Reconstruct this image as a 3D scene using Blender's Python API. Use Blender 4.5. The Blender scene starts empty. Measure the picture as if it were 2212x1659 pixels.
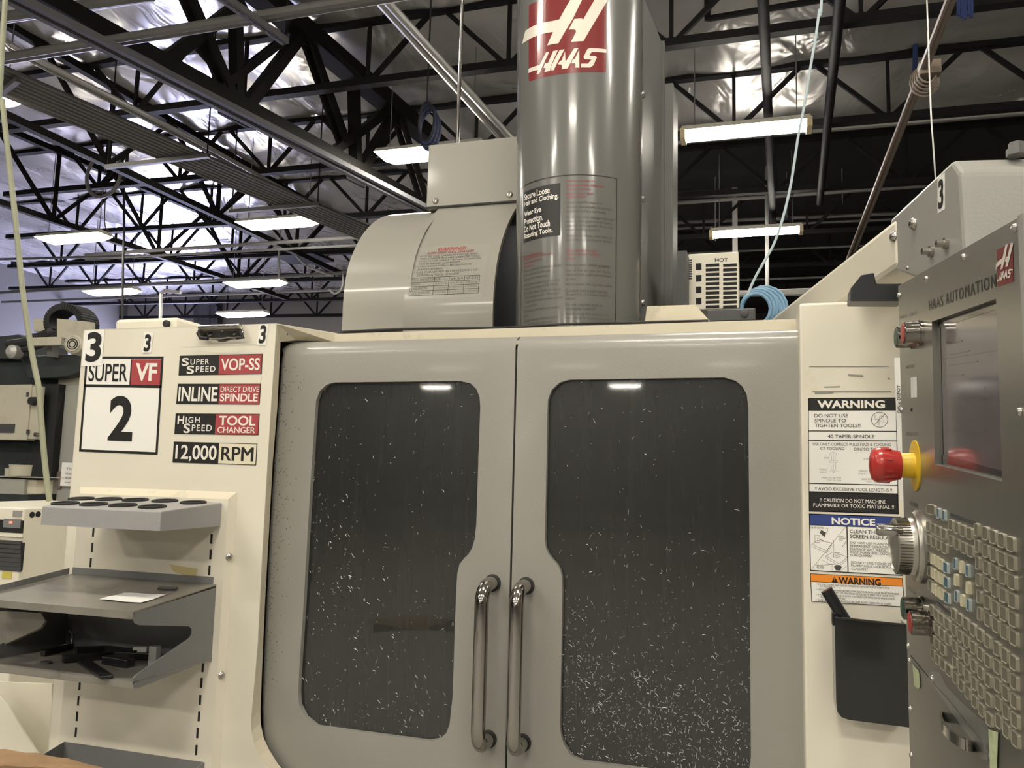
import bpy, bmesh, math, random
from mathutils import Vector, Matrix, noise
from mathutils.geometry import tessellate_polygon
random.seed(7)
V = Vector
R_ = math.radians
SC = bpy.context.scene
COLL = SC.collection

# ------------------------------------------------------------------ camera
FPX = 1760.0
CAM = V((0.0, -2.1, 1.55))
YAW, PITCH, ROLL = R_(16.77), R_(6.39), R_(1.46)
_fw = V((-math.sin(YAW)*math.cos(PITCH), math.cos(YAW)*math.cos(PITCH), math.sin(PITCH)))
_r0 = V((math.cos(YAW), math.sin(YAW), 0.0))
_u0 = _r0.cross(_fw)
_rt = _r0*math.cos(ROLL) + _u0*math.sin(ROLL)
_up = _u0*math.cos(ROLL) - _r0*math.sin(ROLL)
cam_data = bpy.data.cameras.new('camera')
cam_data.sensor_width = 36.0
cam_data.lens = 36.0*FPX/2212.0
cam_data.clip_start = 0.02
cam_data.clip_end = 200.0
cam = bpy.data.objects.new('camera', cam_data)
COLL.objects.link(cam)
cam.matrix_world = Matrix(((_rt.x, _up.x, -_fw.x, CAM.x), (_rt.y, _up.y, -_fw.y, CAM.y), (_rt.z, _up.z, -_fw.z, CAM.z), (0, 0, 0, 1)))
SC.camera = cam

# ------------------------------------------------------------------ view, world
SC.view_settings.view_transform = 'Standard'
SC.view_settings.look = 'None'
SC.view_settings.gamma = 1.0
SC.view_settings.use_curve_mapping = False
SC.view_settings.exposure = 0.73
world = bpy.data.worlds.new('world')
SC.world = world
world.use_nodes = True
world.node_tree.nodes['Background'].inputs[0].default_value = (0.55, 0.62, 0.8, 1)
world.node_tree.nodes['Background'].inputs[1].default_value = 0.02
SC.cycles.max_bounces = 4
SC.cycles.adaptive_threshold = 0.08
SC.cycles.use_light_tree = False
SC.cycles.diffuse_bounces = 3
SC.cycles.glossy_bounces = 2
SC.cycles.transmission_bounces = 3
SC.cycles.caustics_reflective = False
SC.cycles.caustics_refractive = False
SC.cycles.sample_clamp_indirect = 4.0
LAMP_STRENGTH = 46.0       # the shop's tube fixtures
DOOR_STRENGTH = 40.0       # daylight in the open loading door of the back wall
LAMP_COLOR = (1.0, 0.94, 0.825)
DAY_COLOR = (0.60, 0.62, 0.98)

# ------------------------------------------------------------------ measuring: a photo pixel to a point on a real plane
def ray(px, py):
    return _rt*((px-1106.0)/FPX) + _up*((829.5-py)/FPX) + _fw
def onp(px, py, p, n):
    d = ray(px, py)
    return CAM + d*((V(p)-CAM).dot(n)/d.dot(n))
def aY(px, py, y): return onp(px, py, (0, y, 0), V((0, 1, 0)))
def aZ(px, py, z): return onp(px, py, (0, 0, z), V((0, 0, 1)))
def aX(px, py, x): return onp(px, py, (x, 0, 0), V((1, 0, 0)))
BA = R_(4.1)                                                # the building stands 4 degrees askew of the machine
BU = V((math.cos(BA), -math.sin(BA), 0)); BW = V((math.sin(BA), math.cos(BA), 0))
def bp(u, w, z): return BU*u + BW*w + V((0, 0, z))
def aW(px, py, w): return onp(px, py, BW*w, BW)
KR = 0.037                                                  # roof pitch
def roofz(u): return 6.14 - KR*u
def jbz(u): return 5.40 - KR*u

# ------------------------------------------------------------------ materials
MATS = {}
def mat(name, col, rough=0.5, metal=0.0, var=0.0, vscale=6.0, bump=0.0, bscale=60.0, coat=0.0, emit=None, estr=0.0, spec=0.5, trans=0.0, alpha=1.0, ior=1.45, aniso=0.0, stretch=None, dirt=None, dirt_amt=0.0, dirt_scale=3.0, rvar=0.0):
    m = bpy.data.materials.new(name)
    m.use_nodes = True
    nt = m.node_tree
    b = nt.nodes['Principled BSDF']
    b.inputs['Base Color'].default_value = (*col, 1)
    b.inputs['Roughness'].default_value = rough
    b.inputs['Metallic'].default_value = metal
    b.inputs['Specular IOR Level'].default_value = spec
    b.inputs['IOR'].default_value = ior
    b.inputs['Coat Weight'].default_value = coat
    b.inputs['Coat Roughness'].default_value = 0.08
    b.inputs['Transmission Weight'].default_value = trans
    b.inputs['Alpha'].default_value = alpha
    if aniso: b.inputs['Anisotropic'].default_value = aniso
    if emit:
        b.inputs['Emission Color'].default_value = (*emit, 1)
        b.inputs['Emission Strength'].default_value = estr
    co = nt.nodes.new('ShaderNodeNewGeometry').outputs['Position']
    if stretch:
        mp = nt.nodes.new('ShaderNodeMapping'); mp.inputs['Scale'].default_value = stretch
        nt.links.new(co, mp.inputs['Vector']); co = mp.outputs['Vector']
    if var or dirt or rvar:
        n = nt.nodes.new('ShaderNodeTexNoise'); n.inputs['Scale'].default_value = vscale; n.inputs['Detail'].default_value = 2
        nt.links.new(co, n.inputs['Vector'])
        rgb = None
        if var:
            mx = nt.nodes.new('ShaderNodeMix'); mx.data_type = 'RGBA'
            mx.inputs['A'].default_value = (*[max(0, c*(1-var)) for c in col], 1)
            mx.inputs['B'].default_value = (*[min(1, c*(1+var)) for c in col], 1)
            nt.links.new(n.outputs['Fac'], mx.inputs['Factor'])
            rgb = mx.outputs['Result']
        if dirt:
            n2 = nt.nodes.new('ShaderNodeTexNoise'); n2.inputs['Scale'].default_value = dirt_scale; n2.inputs['Detail'].default_value = 4; n2.inputs['Roughness'].default_value = 0.7
            nt.links.new(co, n2.inputs['Vector'])
            rp = nt.nodes.new('ShaderNodeValToRGB'); rp.color_ramp.elements[0].position = 0.56; rp.color_ramp.elements[1].position = 0.8
            nt.links.new(n2.outputs['Fac'], rp.inputs['Fac'])
            mu = nt.nodes.new('ShaderNodeMath'); mu.operation = 'MULTIPLY'; mu.inputs[1].default_value = dirt_amt
            nt.links.new(rp.outputs['Color'], mu.inputs[0])
            m2 = nt.nodes.new('ShaderNodeMix'); m2.data_type = 'RGBA'
            nt.links.new(mu.outputs[0], m2.inputs['Factor'])
            if rgb: nt.links.new(rgb, m2.inputs['A'])
            else: m2.inputs['A'].default_value = (*col, 1)
            m2.inputs['B'].default_value = (*dirt, 1)
            rgb = m2.outputs['Result']
        if rgb: nt.links.new(rgb, b.inputs['Base Color'])
        if rvar:
            mr = nt.nodes.new('ShaderNodeMapRange')
            mr.inputs['To Min'].default_value = max(0, rough-rvar); mr.inputs['To Max'].default_value = min(1, rough+rvar)
            nt.links.new(n.outputs['Fac'], mr.inputs['Value']); nt.links.new(mr.outputs['Result'], b.inputs['Roughness'])
    if bump:
        n3 = nt.nodes.new('ShaderNodeTexNoise'); n3.inputs['Scale'].default_value = bscale; n3.inputs['Detail'].default_value = 0
        nt.links.new(co, n3.inputs['Vector'])
        bu = nt.nodes.new('ShaderNodeBump'); bu.inputs['Strength'].default_value = bump; bu.inputs['Distance'].default_value = 0.01
        nt.links.new(n3.outputs['Fac'], bu.inputs['Height']); nt.links.new(bu.outputs['Normal'], b.inputs['Normal'])
    MATS[name] = m
    return m

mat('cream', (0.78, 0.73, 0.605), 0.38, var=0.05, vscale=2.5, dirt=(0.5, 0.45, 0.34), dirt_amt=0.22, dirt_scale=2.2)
mat('cream_dirt_shade', (0.66, 0.60, 0.46), 0.42, var=0.08, vscale=5, dirt=(0.22, 0.2, 0.14), dirt_amt=0.6, dirt_scale=9)
mat('door_grey', (0.31, 0.298, 0.265), 0.30, var=0.04, vscale=3, bump=0.05, bscale=260, coat=0.15, dirt=(0.30, 0.29, 0.25), dirt_amt=0.35, dirt_scale=4)
mat('head_grey', (0.152, 0.149, 0.138), 0.22, var=0.03, vscale=3, coat=0.4)
mat('head_side', (0.15, 0.147, 0.136), 0.45, var=0.04, vscale=3)
mat('cover_grey', (0.31, 0.295, 0.255), 0.32, var=0.03, vscale=3, coat=0.25)
mat('bracket_grey', (0.325, 0.32, 0.29), 0.34, var=0.03, bump=0.04, bscale=220)
mat('holder_grey', (0.34, 0.335, 0.33), 0.4, var=0.05, vscale=12, bump=0.05, bscale=200)
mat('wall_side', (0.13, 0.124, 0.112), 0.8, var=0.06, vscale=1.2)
mat('tray_grey', (0.20, 0.20, 0.197), 0.42, var=0.06, vscale=12, bump=0.05, bscale=200)
mat('tray_worn', (0.27, 0.25, 0.215), 0.34, metal=0.35, var=0.25, vscale=14, rvar=0.15, dirt=(0.09, 0.085, 0.075), dirt_amt=0.7, dirt_scale=11)
mat('dark_grey', (0.06, 0.06, 0.062), 0.45, var=0.1)
mat('void', (0.012, 0.012, 0.012), 0.8)
mat('interior', (0.05, 0.052, 0.048), 0.6, var=0.3, vscale=3)
mat('rubber', (0.018, 0.018, 0.018), 0.6)
mat('black_plastic', (0.012, 0.012, 0.013), 0.28, var=0.1)
mat('bin_plastic', (0.015, 0.016, 0.015), 0.16, coat=0.3)
mat('stainless', (0.40, 0.385, 0.34), 0.29, metal=0.85, var=0.04, vscale=2.5, rvar=0.04)
mat('stainless_plain', (0.46, 0.44, 0.39), 0.33, metal=0.85, var=0.06, vscale=9)
mat('chrome', (0.40, 0.38, 0.345), 0.13, metal=1.0, rvar=0.05, vscale=20)
mat('bolt_steel', (0.46, 0.44, 0.40), 0.25, metal=0.9)
mat('galv', (0.44, 0.43, 0.41), 0.42, metal=0.45, var=0.12, vscale=8)
mat('strut_grey', (0.12, 0.12, 0.125), 0.65, spec=0.2, var=0.1, vscale=5)
mat('galv_dark', (0.17, 0.165, 0.157), 0.55, metal=0.1, var=0.15, vscale=5)
mat('truss_black', (0.011, 0.010, 0.010), 0.65, spec=0.15, var=0.2, vscale=4)
mat('girder_black', (0.008, 0.007, 0.006), 0.65, spec=0.15, var=0.2, vscale=4)
mat('brown_conduit', (0.16, 0.125, 0.095), 0.5, var=0.2, vscale=6)
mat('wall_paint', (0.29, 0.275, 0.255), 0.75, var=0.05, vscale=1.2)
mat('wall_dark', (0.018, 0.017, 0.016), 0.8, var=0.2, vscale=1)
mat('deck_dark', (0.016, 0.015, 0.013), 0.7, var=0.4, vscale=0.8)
mat('concrete', (0.33, 0.315, 0.29), 0.5, var=0.15, vscale=1.5)
mat('lamp_glow', (0.9, 0.9, 0.85), 0.5, emit=LAMP_COLOR, estr=LAMP_STRENGTH)
mat('lamp_white', (0.75, 0.72, 0.62), 0.4)
mat('lamp_cap', (0.75, 0.62, 0.36), 0.45)
mat('daylight', (0.9, 0.9, 0.9), 0.5, emit=DAY_COLOR, estr=DOOR_STRENGTH)
mat('red_print', (0.40, 0.065, 0.07), 0.36)
mat('logo_red', (0.21, 0.028, 0.028), 0.22, coat=0.5)
mat('logo_white', (0.80, 0.745, 0.64), 0.25, coat=0.5)
mat('white_print', (0.86, 0.82, 0.74), 0.4)
mat('sticker_white', (0.90, 0.88, 0.82), 0.38)
mat('sticker_cream', (0.77, 0.71, 0.53), 0.38)
mat('sticker_grey', (0.325, 0.31, 0.27), 0.3, coat=0.3)
mat('black_print', (0.018, 0.017, 0.016), 0.4)
mat('faded_print', (0.07, 0.066, 0.06), 0.4)
mat('grey_print', (0.28, 0.27, 0.24), 0.45)
mat('faded_red', (0.22, 0.055, 0.05), 0.4)
mat('blue_print', (0.035, 0.06, 0.22), 0.38)
mat('orange_print', (0.85, 0.28, 0.03), 0.4)
mat('screen_off', (0.135, 0.115, 0.12), 0.14, coat=0.6, var=0.15, vscale=5)
mat('screen_dark', (0.05, 0.05, 0.05), 0.2, coat=0.6)
mat('screen_line', (0.085, 0.075, 0.078), 0.2, coat=0.6)
mat('stop_red', (0.50, 0.035, 0.03), 0.28, coat=0.4)
mat('stop_yellow', (0.74, 0.50, 0.03), 0.35)
mat('button_red', (0.42, 0.05, 0.045), 0.4)
mat('button_green', (0.03, 0.075, 0.05), 0.4)
mat('key_rim', (0.29, 0.27, 0.205), 0.45)
mat('key_face', (0.15, 0.137, 0.10), 0.5, var=0.2, vscale=80)
mat('key_cream', (0.56, 0.52, 0.36), 0.45, var=0.1, vscale=80)
mat('key_blue', (0.07, 0.14, 0.18), 0.45, var=0.2, vscale=80)
mat('key_blue_rim', (0.36, 0.40, 0.38), 0.45)
mat('paper', (0.80, 0.78, 0.74), 0.8)
mat('cardboard', (0.28, 0.17, 0.085), 0.85, var=0.5, vscale=14, dirt=(0.05, 0.03, 0.02), dirt_amt=0.8, dirt_scale=16)
mat('blue_cord', (0.20, 0.36, 0.50), 0.5)
mat('pale_cord', (0.52, 0.62, 0.66), 0.5)
mat('dark_blue', (0.03, 0.05, 0.16), 0.5)
mat('hose', (0.30, 0.305, 0.21), 0.5, var=0.2, vscale=12)
mat('casting_dark', (0.030, 0.036, 0.036), 0.5, var=0.4, vscale=6)
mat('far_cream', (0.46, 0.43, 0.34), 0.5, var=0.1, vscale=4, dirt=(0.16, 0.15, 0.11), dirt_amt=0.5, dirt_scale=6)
mat('far_grey', (0.30, 0.295, 0.26), 0.5, var=0.08, vscale=3, dirt=(0.2, 0.2, 0.17), dirt_amt=0.4)
mat('yellow_tag', (0.55, 0.47, 0.10), 0.6)
mat('amber_tape', (0.62, 0.52, 0.25), 0.4)
mat('light_red', (0.6, 0.1, 0.08), 0.4, emit=(1, 0.15, 0.1), estr=1.5)
mat('chip', (0.68, 0.70, 0.68), 0.4, metal=0.2, var=0.5, vscale=40)
mat('chip_dark', (0.05, 0.05, 0.04), 0.7)
mat('green_tape', (0.50, 0.56, 0.34), 0.6, var=0.3, vscale=90)
mat('film', (0.5, 0.49, 0.45), 0.3, alpha=0.28, bump=0.4, bscale=60)
mat('workpiece', (0.38, 0.42, 0.30), 0.6)

for _m in ('lamp_glow', 'daylight'): MATS[_m].cycles.emission_sampling = 'FRONT'
MATS['light_red'].cycles.emission_sampling = 'NONE'

def pane_mat():
    m = bpy.data.materials.new('window_pane'); m.use_nodes = True
    nt = m.node_tree; b = nt.nodes['Principled BSDF']
    b.inputs['Base Color'].default_value = (0.055, 0.06, 0.055, 1)
    b.inputs['IOR'].default_value = 1.5
    geo = nt.nodes.new('ShaderNodeNewGeometry')
    mp = nt.nodes.new('ShaderNodeMapping'); mp.inputs['Scale'].default_value = (40, 1, 2.0)
    nt.links.new(geo.outputs['Position'], mp.inputs['Vector'])
    n = nt.nodes.new('ShaderNodeTexNoise'); n.inputs['Scale'].default_value = 1.0; n.inputs['Detail'].default_value = 4
    nt.links.new(mp.outputs['Vector'], n.inputs['Vector'])
    rp = nt.nodes.new('ShaderNodeValToRGB')
    rp.color_ramp.elements[0].position = 0.35; rp.color_ramp.elements[0].color = (0.031, 0.033, 0.027, 1)
    rp.color_ramp.elements[1].position = 0.8; rp.color_ramp.elements[1].color = (0.037, 0.039, 0.032, 1)
    nt.links.new(n.outputs['Fac'], rp.inputs['Fac'])
    nt.links.new(rp.outputs['Color'], b.inputs['Base Color'])
    mr = nt.nodes.new('ShaderNodeMapRange'); mr.inputs['To Min'].default_value = 0.24; mr.inputs['To Max'].default_value = 0.30
    nt.links.new(n.outputs['Fac'], mr.inputs['Value']); nt.links.new(mr.outputs['Result'], b.inputs['Roughness'])
    b.inputs['Transmission Weight'].default_value = 0.5
    b.inputs['Coat Weight'].default_value = 1.0; b.inputs['Coat Roughness'].default_value = 0.035
    MATS['window_pane'] = m
pane_mat()

def foil_mat():
    m = bpy.data.materials.new('roof_foil'); m.use_nodes = True
    nt = m.node_tree; b = nt.nodes['Principled BSDF']
    b.inputs['Metallic'].default_value = 0.56
    b.inputs['Base Color'].default_value = (0.47, 0.45, 0.42, 1)
    b.inputs['Roughness'].default_value = 0.25
    geo = nt.nodes.new('ShaderNodeNewGeometry')
    n0 = nt.nodes.new('ShaderNodeTexNoise'); n0.inputs['Scale'].default_value = 0.6; n0.inputs['Detail'].default_value = 2
    nt.links.new(geo.outputs['Position'], n0.inputs['Vector'])
    rp = nt.nodes.new('ShaderNodeValToRGB')
    rp.color_ramp.elements[0].position = 0.3; rp.color_ramp.elements[0].color = (0.47, 0.455, 0.435, 1)
    rp.color_ramp.elements[1].position = 0.7; rp.color_ramp.elements[1].color = (0.66, 0.64, 0.615, 1)
    nt.links.new(n0.outputs['Fac'], rp.inputs['Fac']); nt.links.new(rp.outputs['Color'], b.inputs['Base Color'])
    mp = nt.nodes.new('ShaderNodeMapping'); mp.inputs['Scale'].default_value = (1.5, 0.8, 1.0)
    nt.links.new(geo.outputs['Position'], mp.inputs['Vector'])
    n = nt.nodes.new('ShaderNodeTexNoise'); n.inputs['Scale'].default_value = 1.1; n.inputs['Detail'].default_value = 3; n.inputs['Distortion'].default_value = 1.2
    nt.links.new(mp.outputs['Vector'], n.inputs['Vector'])
    bu = nt.nodes.new('ShaderNodeBump'); bu.inputs['Strength'].default_value = 0.42; bu.inputs['Distance'].default_value = 0.12
    nt.links.new(n.outputs['Fac'], bu.inputs['Height']); nt.links.new(bu.outputs['Normal'], b.inputs['Normal'])
    MATS['roof_foil'] = m
foil_mat()

# ------------------------------------------------------------------ objects
OFF = {}
def link(o):
    COLL.objects.link(o); return o
def thing(name, label, cat, loc, group=None):
    o = link(bpy.data.objects.new(name, None))
    o.location = loc; o.empty_display_size = 0.1
    o['label'] = label; o['category'] = cat
    if group: o['group'] = group
    OFF[o.name] = V(loc)
    return o
def tag(o, label, cat, group=None):
    o['label'] = label; o['category'] = cat
    if group: o['group'] = group
    return o
def adopt(o, parent):
    if parent is not None:
        o.parent = parent; OFF[o.name] = OFF[parent.name]
    else:
        OFF[o.name] = V(o.location)
    return o

class MB:
    """collects polygons in world space; build() links them as one mesh object"""
    def __init__(s): s.v = []; s.f = []; s.mi = []; s.cur = 0
    def add(s, vs, fs):
        b = len(s.v); s.v += [V(p) for p in vs]
        for f in fs: s.f.append([b+i for i in f]); s.mi.append(s.cur)
        return s
    def box(s, a, b):
        a, b = V(a), V(b)
        lo = V((min(a.x, b.x), min(a.y, b.y), min(a.z, b.z))); hi = V((max(a.x, b.x), max(a.y, b.y), max(a.z, b.z)))
        return s.obox((lo+hi)/2, V((1, 0, 0)), V((0, 1, 0)), V((0, 0, 1)), *(hi-lo))
    def obox(s, c, ax, ay, az, sx, sy, sz):
        vs = [V(c)+ax*(i*sx/2)+ay*(j*sy/2)+az*(k*sz/2) for i in (-1, 1) for j in (-1, 1) for k in (-1, 1)]
        return s.add(vs, [(0, 1, 3, 2), (4, 6, 7, 5), (0, 4, 5, 1), (2, 3, 7, 6), (0, 2, 6, 4), (1, 5, 7, 3)])
    def beam(s, p, q, w, h=None, up=V((0, 0, 1))):
        p, q = V(p), V(q); d = (q-p); L = d.length; d.normalize()
        if abs(d.dot(up)) > 0.98: up = V((0, 1, 0))
        sd = d.cross(up).normalized(); u2 = sd.cross(d).normalized()
        return s.obox((p+q)/2, d, sd, u2, L, w, h or w)
    def poly(s, pts, n=None, t=0.0):
        """flat polygon (triangulated when concave), thickened by t against its normal n"""
        pts = [V(p) for p in pts]
        tri = tessellate_polygon([pts])
        nn = V((0, 0, 0))
        for i in range(len(pts)): nn += pts[i].cross(pts[(i+1) % len(pts)])
        nn.normalize()
        flip = n is not None and nn.dot(n) < 0
        def orient(tr):
            a, b, c = (pts[i] for i in tr)
            k = (b-a).cross(c-a)
            want = V(n) if n is not None else nn
            return tr if k.dot(want) >= 0 else (tr[0], tr[2], tr[1])
        s.add(pts, [orient(t_) for t_ in tri])
        if t:
            m = len(pts); back = [p-(V(n) if n is not None else nn)*t for p in pts]
            s.add(back, [tuple(reversed(orient(t_))) for t_ in tri])
            ring = pts+back
            fs = [(i, (i+1) % m, m+(i+1) % m, m+i) for i in range(m)]
            if not flip: fs = [tuple(reversed(f)) for f in fs]
            s.add(ring, fs)
        return s
    def tube(s, path, r, n=8, caps=True):
        path = [V(p) for p in path]; rings = []
        prev = None
        for i, p in enumerate(path):
            d = (path[min(i+1, len(path)-1)]-path[max(i-1, 0)]).normalized()
            if prev is None:
                a = d.cross(V((0, 0, 1)) if abs(d.z) < 0.9 else V((1, 0, 0))).normalized()
            else:
                a = (prev-d*prev.dot(d)).normalized()
            prev = a; b = d.cross(a)
            rr = r[i] if isinstance(r, (list, tuple)) else r
            rings.append([p+(a*math.cos(2*math.pi*k/n)+b*math.sin(2*math.pi*k/n))*rr for k in range(n)])
        vs = [p for rg in rings for p in rg]; fs = []
        for i in range(len(path)-1):
            for k in range(n):
                fs.append((i*n+k, i*n+(k+1) % n, (i+1)*n+(k+1) % n, (i+1)*n+k))
        if caps: fs += [tuple(reversed(range(n))), tuple((len(path)-1)*n+k for k in range(n))]
        return s.add(vs, fs)
    def lathe(s, base, axis, prof, n=24):
        """prof = [(along, radius)...] around axis from base"""
        axis = V(axis).normalized(); a = axis.cross(V((0, 0, 1)) if abs(axis.z) < 0.9 else V((1, 0, 0))).normalized(); b = axis.cross(a)
        vs = []; fs = []
        for h, r in prof:
            vs += [V(base)+axis*h+(a*math.cos(2*math.pi*k/n)+b*math.sin(2*math.pi*k/n))*max(r, 1e-5) for k in range(n)]
        for i in range(len(prof)-1):
            for k in range(n): fs.append((i*n+k, i*n+(k+1) % n, (i+1)*n+(k+1) % n, (i+1)*n+k))
        fs += [tuple(reversed(range(n))), tuple((len(prof)-1)*n+k for k in range(n))]
        return s.add(vs, fs)
    def strip(s, A, B):
        m = len(A); return s.add(list(A)+list(B), [(i, i+1, m+i+1, m+i) for i in range(m-1)])
    def build(s, name, m, parent=None, smooth=False, loc=None, bevel=0.0, fix=True):
        off = OFF[parent.name] if parent is not None else V(loc or (0, 0, 0))
        me = bpy.data.meshes.new(name)
        me.from_pydata([p-off for p in s.v], [], s.f)
        ms = m if isinstance(m, (list, tuple)) else [m]
        for x in ms: me.materials.append(MATS[x])
        if len(ms) > 1:
            for p, k in zip(me.polygons, s.mi): p.material_index = k
        if fix:
            bm = bmesh.new(); bm.from_mesh(me)
            bmesh.ops.remove_doubles(bm, verts=bm.verts, dist=1e-6)
            bmesh.ops.recalc_face_normals(bm, faces=bm.faces)
            bm.to_mesh(me); bm.free()
        if smooth:
            for p in me.polygons: p.use_smooth = True
        o = link(bpy.data.objects.new(name, me))
        if parent is None: o.location = off
        adopt(o, parent)
        if bevel:
            md = o.modifiers.new('edge', 'BEVEL'); md.width = bevel; md.segments = 2; md.limit_method = 'ANGLE'; md.angle_limit = R_(40)
        if smooth:
            try: me.set_sharp_from_angle(angle=R_(38))
            except Exception: pass
        return o

def struct(o):
    o['kind'] = 'structure'; return o
def arc(c, r, a0, a1, n, ax, ay):
    return [V(c)+V(ax)*(r*math.cos(R_(a0+(a1-a0)*i/n)))+V(ay)*(r*math.sin(R_(a0+(a1-a0)*i/n))) for i in range(n+1)]
def smooth_path(pts, n=6):
    """Catmull-Rom through the points"""
    pts = [V(p) for p in pts]; P = [pts[0]*2-pts[1]]+pts+[pts[-1]*2-pts[-2]]; out = []
    for i in range(1, len(P)-2):
        a, b, c, d = P[i-1], P[i], P[i+1], P[i+2]
        for k in range(n):
            t = k/n
            out.append(0.5*((2*b)+(c-a)*t+(2*a-5*b+4*c-d)*t*t+(3*b-a-3*c+d)*t*t*t))
    out.append(pts[-1]); return out

# ------------------------------------------------------------------ lettering
_TX = {}
def glyphs(s, bold=0.0, shear=0.0, spacing=1.0):
    k = (s, bold, shear, spacing)
    if k not in _TX:
        cu = bpy.data.curves.new('t', 'FONT'); cu.body = s; cu.offset = bold; cu.shear = shear; cu.resolution_u = 5; cu.space_character = spacing
        ob = bpy.data.objects.new('t', cu)
        me = bpy.data.meshes.new_from_object(ob)
        vs = [(v.co.x, v.co.y) for v in me.vertices]; fs = [tuple(p.vertices) for p in me.polygons]
        bpy.data.objects.remove(ob); bpy.data.curves.remove(cu); bpy.data.meshes.remove(me)
        x0 = min(v[0] for v in vs); x1 = max(v[0] for v in vs)
        y0 = min(v[1] for v in vs); y1 = max(v[1] for v in vs)
        _TX[k] = (vs, fs, x0, x1, y0, y1)
    return _TX[k]

class Decal:
    """flat print: rectangles, polygons and lettering in a (u right, v down) frame, put on a surface by place(u, v, h)"""
    def __init__(s, place, curved=0.0):
        s.place = place; s.lay = {}; s.curved = curved
    def _add(s, kind, col, vs, fs, h):
        s.lay.setdefault((kind, col), []).append((vs, fs, h))
    def rect(s, col, u0, v0, u1, v1, h=1, kind='panel'):
        s._add(kind, col, [(u0, v0), (u1, v0), (u1, v1), (u0, v1)], [(0, 3, 2, 1)], h)
    def poly(s, col, pts, h=1, kind='panel'):
        tri = tessellate_polygon([[V((p[0], p[1], 0)) for p in pts]])
        s._add(kind, col, list(pts), [tuple(t) for t in tri], h)
    def frame(s, col, u0, v0, u1, v1, t, h=1, tv=None, kind='border'):
        tv = tv or t
        for r in ((u0, v0, u1, v0+tv), (u0, v1-tv, u1, v1), (u0, v0+tv, u0+t, v1-tv), (u1-t, v0+tv, u1, v1-tv)): s.rect(col, *r, h=h, kind=kind)
    def line(s, col, pts, t, h=2, kind='drawing', asp=1.0):
        for a, b in zip(pts, pts[1:]):
            dx, dy = b[0]-a[0], (b[1]-a[1])/asp; L = math.hypot(dx, dy) or 1e-9
            nx, ny = -dy/L*t/2, dx/L*t/2*asp
            s._add(kind, col, [(a[0]+nx, a[1]+ny), (b[0]+nx, b[1]+ny), (b[0]-nx, b[1]-ny), (a[0]-nx, a[1]-ny)], [(0, 1, 2, 3)], h)
    def text(s, txt, col, u0, v0, u1, v1, bold=0.0, shear=0.0, h=2, spacing=1.0, skew=0.0, kind='lettering', desc=None):
        heavy = 'M' in txt and bold > 0                      # thick strokes by overprinting where offset outlines would cross
        vs, fs, x0, x1, y0, y1 = glyphs(txt, 0.0 if heavy else bold, shear, spacing)
        for k, dx in enumerate((-0.8*bold, 0.8*bold) if heavy else (0.0,)):
            out = []
            for x, y in vs:
                a = (x+dx-x0)/(x1-x0); b = (y-y0)/(y1-y0)
                out.append((u0+(u1-u0)*a, v1+(v0-v1)*b+skew*a))
            s._add(kind, col, out, fs, h+0.15*k)
    def build(s, parent, t=0.00035):
        objs = []
        for (kind, col), items in s.lay.items():
            bm = bmesh.new()
            for vs, fs, h in items:
                bv = [bm.verts.new((p[0], p[1], h)) for p in vs]
                for f in fs:
                    try: bm.faces.new([bv[i] for i in f])
                    except ValueError: pass
            if s.curved:
                us = [v.co.x for v in bm.verts]; u = min(us)+s.curved; top = max(us)
                while u < top:
                    bmesh.ops.bisect_plane(bm, geom=bm.verts[:]+bm.edges[:]+bm.faces[:], plane_co=(u, 0, 0), plane_no=(1, 0, 0)); u += s.curved
            off = OFF[parent.name]
            for v in bm.verts: v.co = s.place(v.co.x, v.co.y, v.co.z*t)-off
            me = bpy.data.meshes.new(kind); bm.to_mesh(me); bm.free()
            me.materials.append(MATS[col])
            o = link(bpy.data.objects.new(kind, me)); adopt(o, parent); objs.append(o)
        return objs

def planar(p00, pu, pv, n):
    """place() for a decal whose u,v run 0..1 over the parallelogram p00, p00+pu, p00+pv; n is the outward normal"""
    p00, pu, pv, n = V(p00), V(pu), V(pv), V(n)
    return lambda u, v, h: p00+pu*u+pv*v+n*h
NF = V((0, -1, 0))
def label_on(parent, corners, fn, n, base=None, name='decal', thick=0.0006, desc=None, lift=0.0):
    """a sticker: its sheet is a part, its print sub-parts; corners = photo TL, TR, BL taken to the surface by fn"""
    a, b, c = (fn(*q) for q in corners)
    a, b, c = a+n*lift, b+n*lift, c+n*lift
    mb = MB(); mb.poly([a+n*thick, b+n*thick, b+n*thick+(c-a), c+n*thick], n, thick)
    o = mb.build(name, base or 'sticker_white', parent)
    if desc: o['label'] = desc
    return o, Decal(planar(a+n*thick, b-a, c-a, n))
# ================================================================== THE BUILDING
U0, U1, W0, W1 = -20.5, 10.0, -33.0, 17.3
DU, DW = -3.0, 8.65                                        # uninsulated dark deck begins here
def ceil_z(u, w):
    ph = (w-4.87)/2.03
    sag = 0.045*abs(math.sin(math.pi*ph))+0.055*abs(math.sin(math.pi*u/1.25))**0.7
    n = noise.noise(V((u*0.9, w*2.1, 0.3)))*0.05+noise.noise(V((u*2.6, w*4.5, 7.3)))*0.010
    return roofz(u)-sag+n
def grid(u0, u1, w0, w1, st, zf):
    nu = max(1, round((u1-u0)/st)); nw = max(1, round((w1-w0)/st)); mb = MB()
    vs = [bp(u0+(u1-u0)*i/nu, w0+(w1-w0)*j/nw, zf(u0+(u1-u0)*i/nu, w0+(w1-w0)*j/nw)) for j in range(nw+1) for i in range(nu+1)]
    fs = [(j*(nu+1)+i, (j+1)*(nu+1)+i, (j+1)*(nu+1)+i+1, j*(nu+1)+i+1) for j in range(nw) for i in range(nu)]
    mb.v = vs; mb.f = fs; mb.mi = [0]*len(fs)
    return mb
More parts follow.
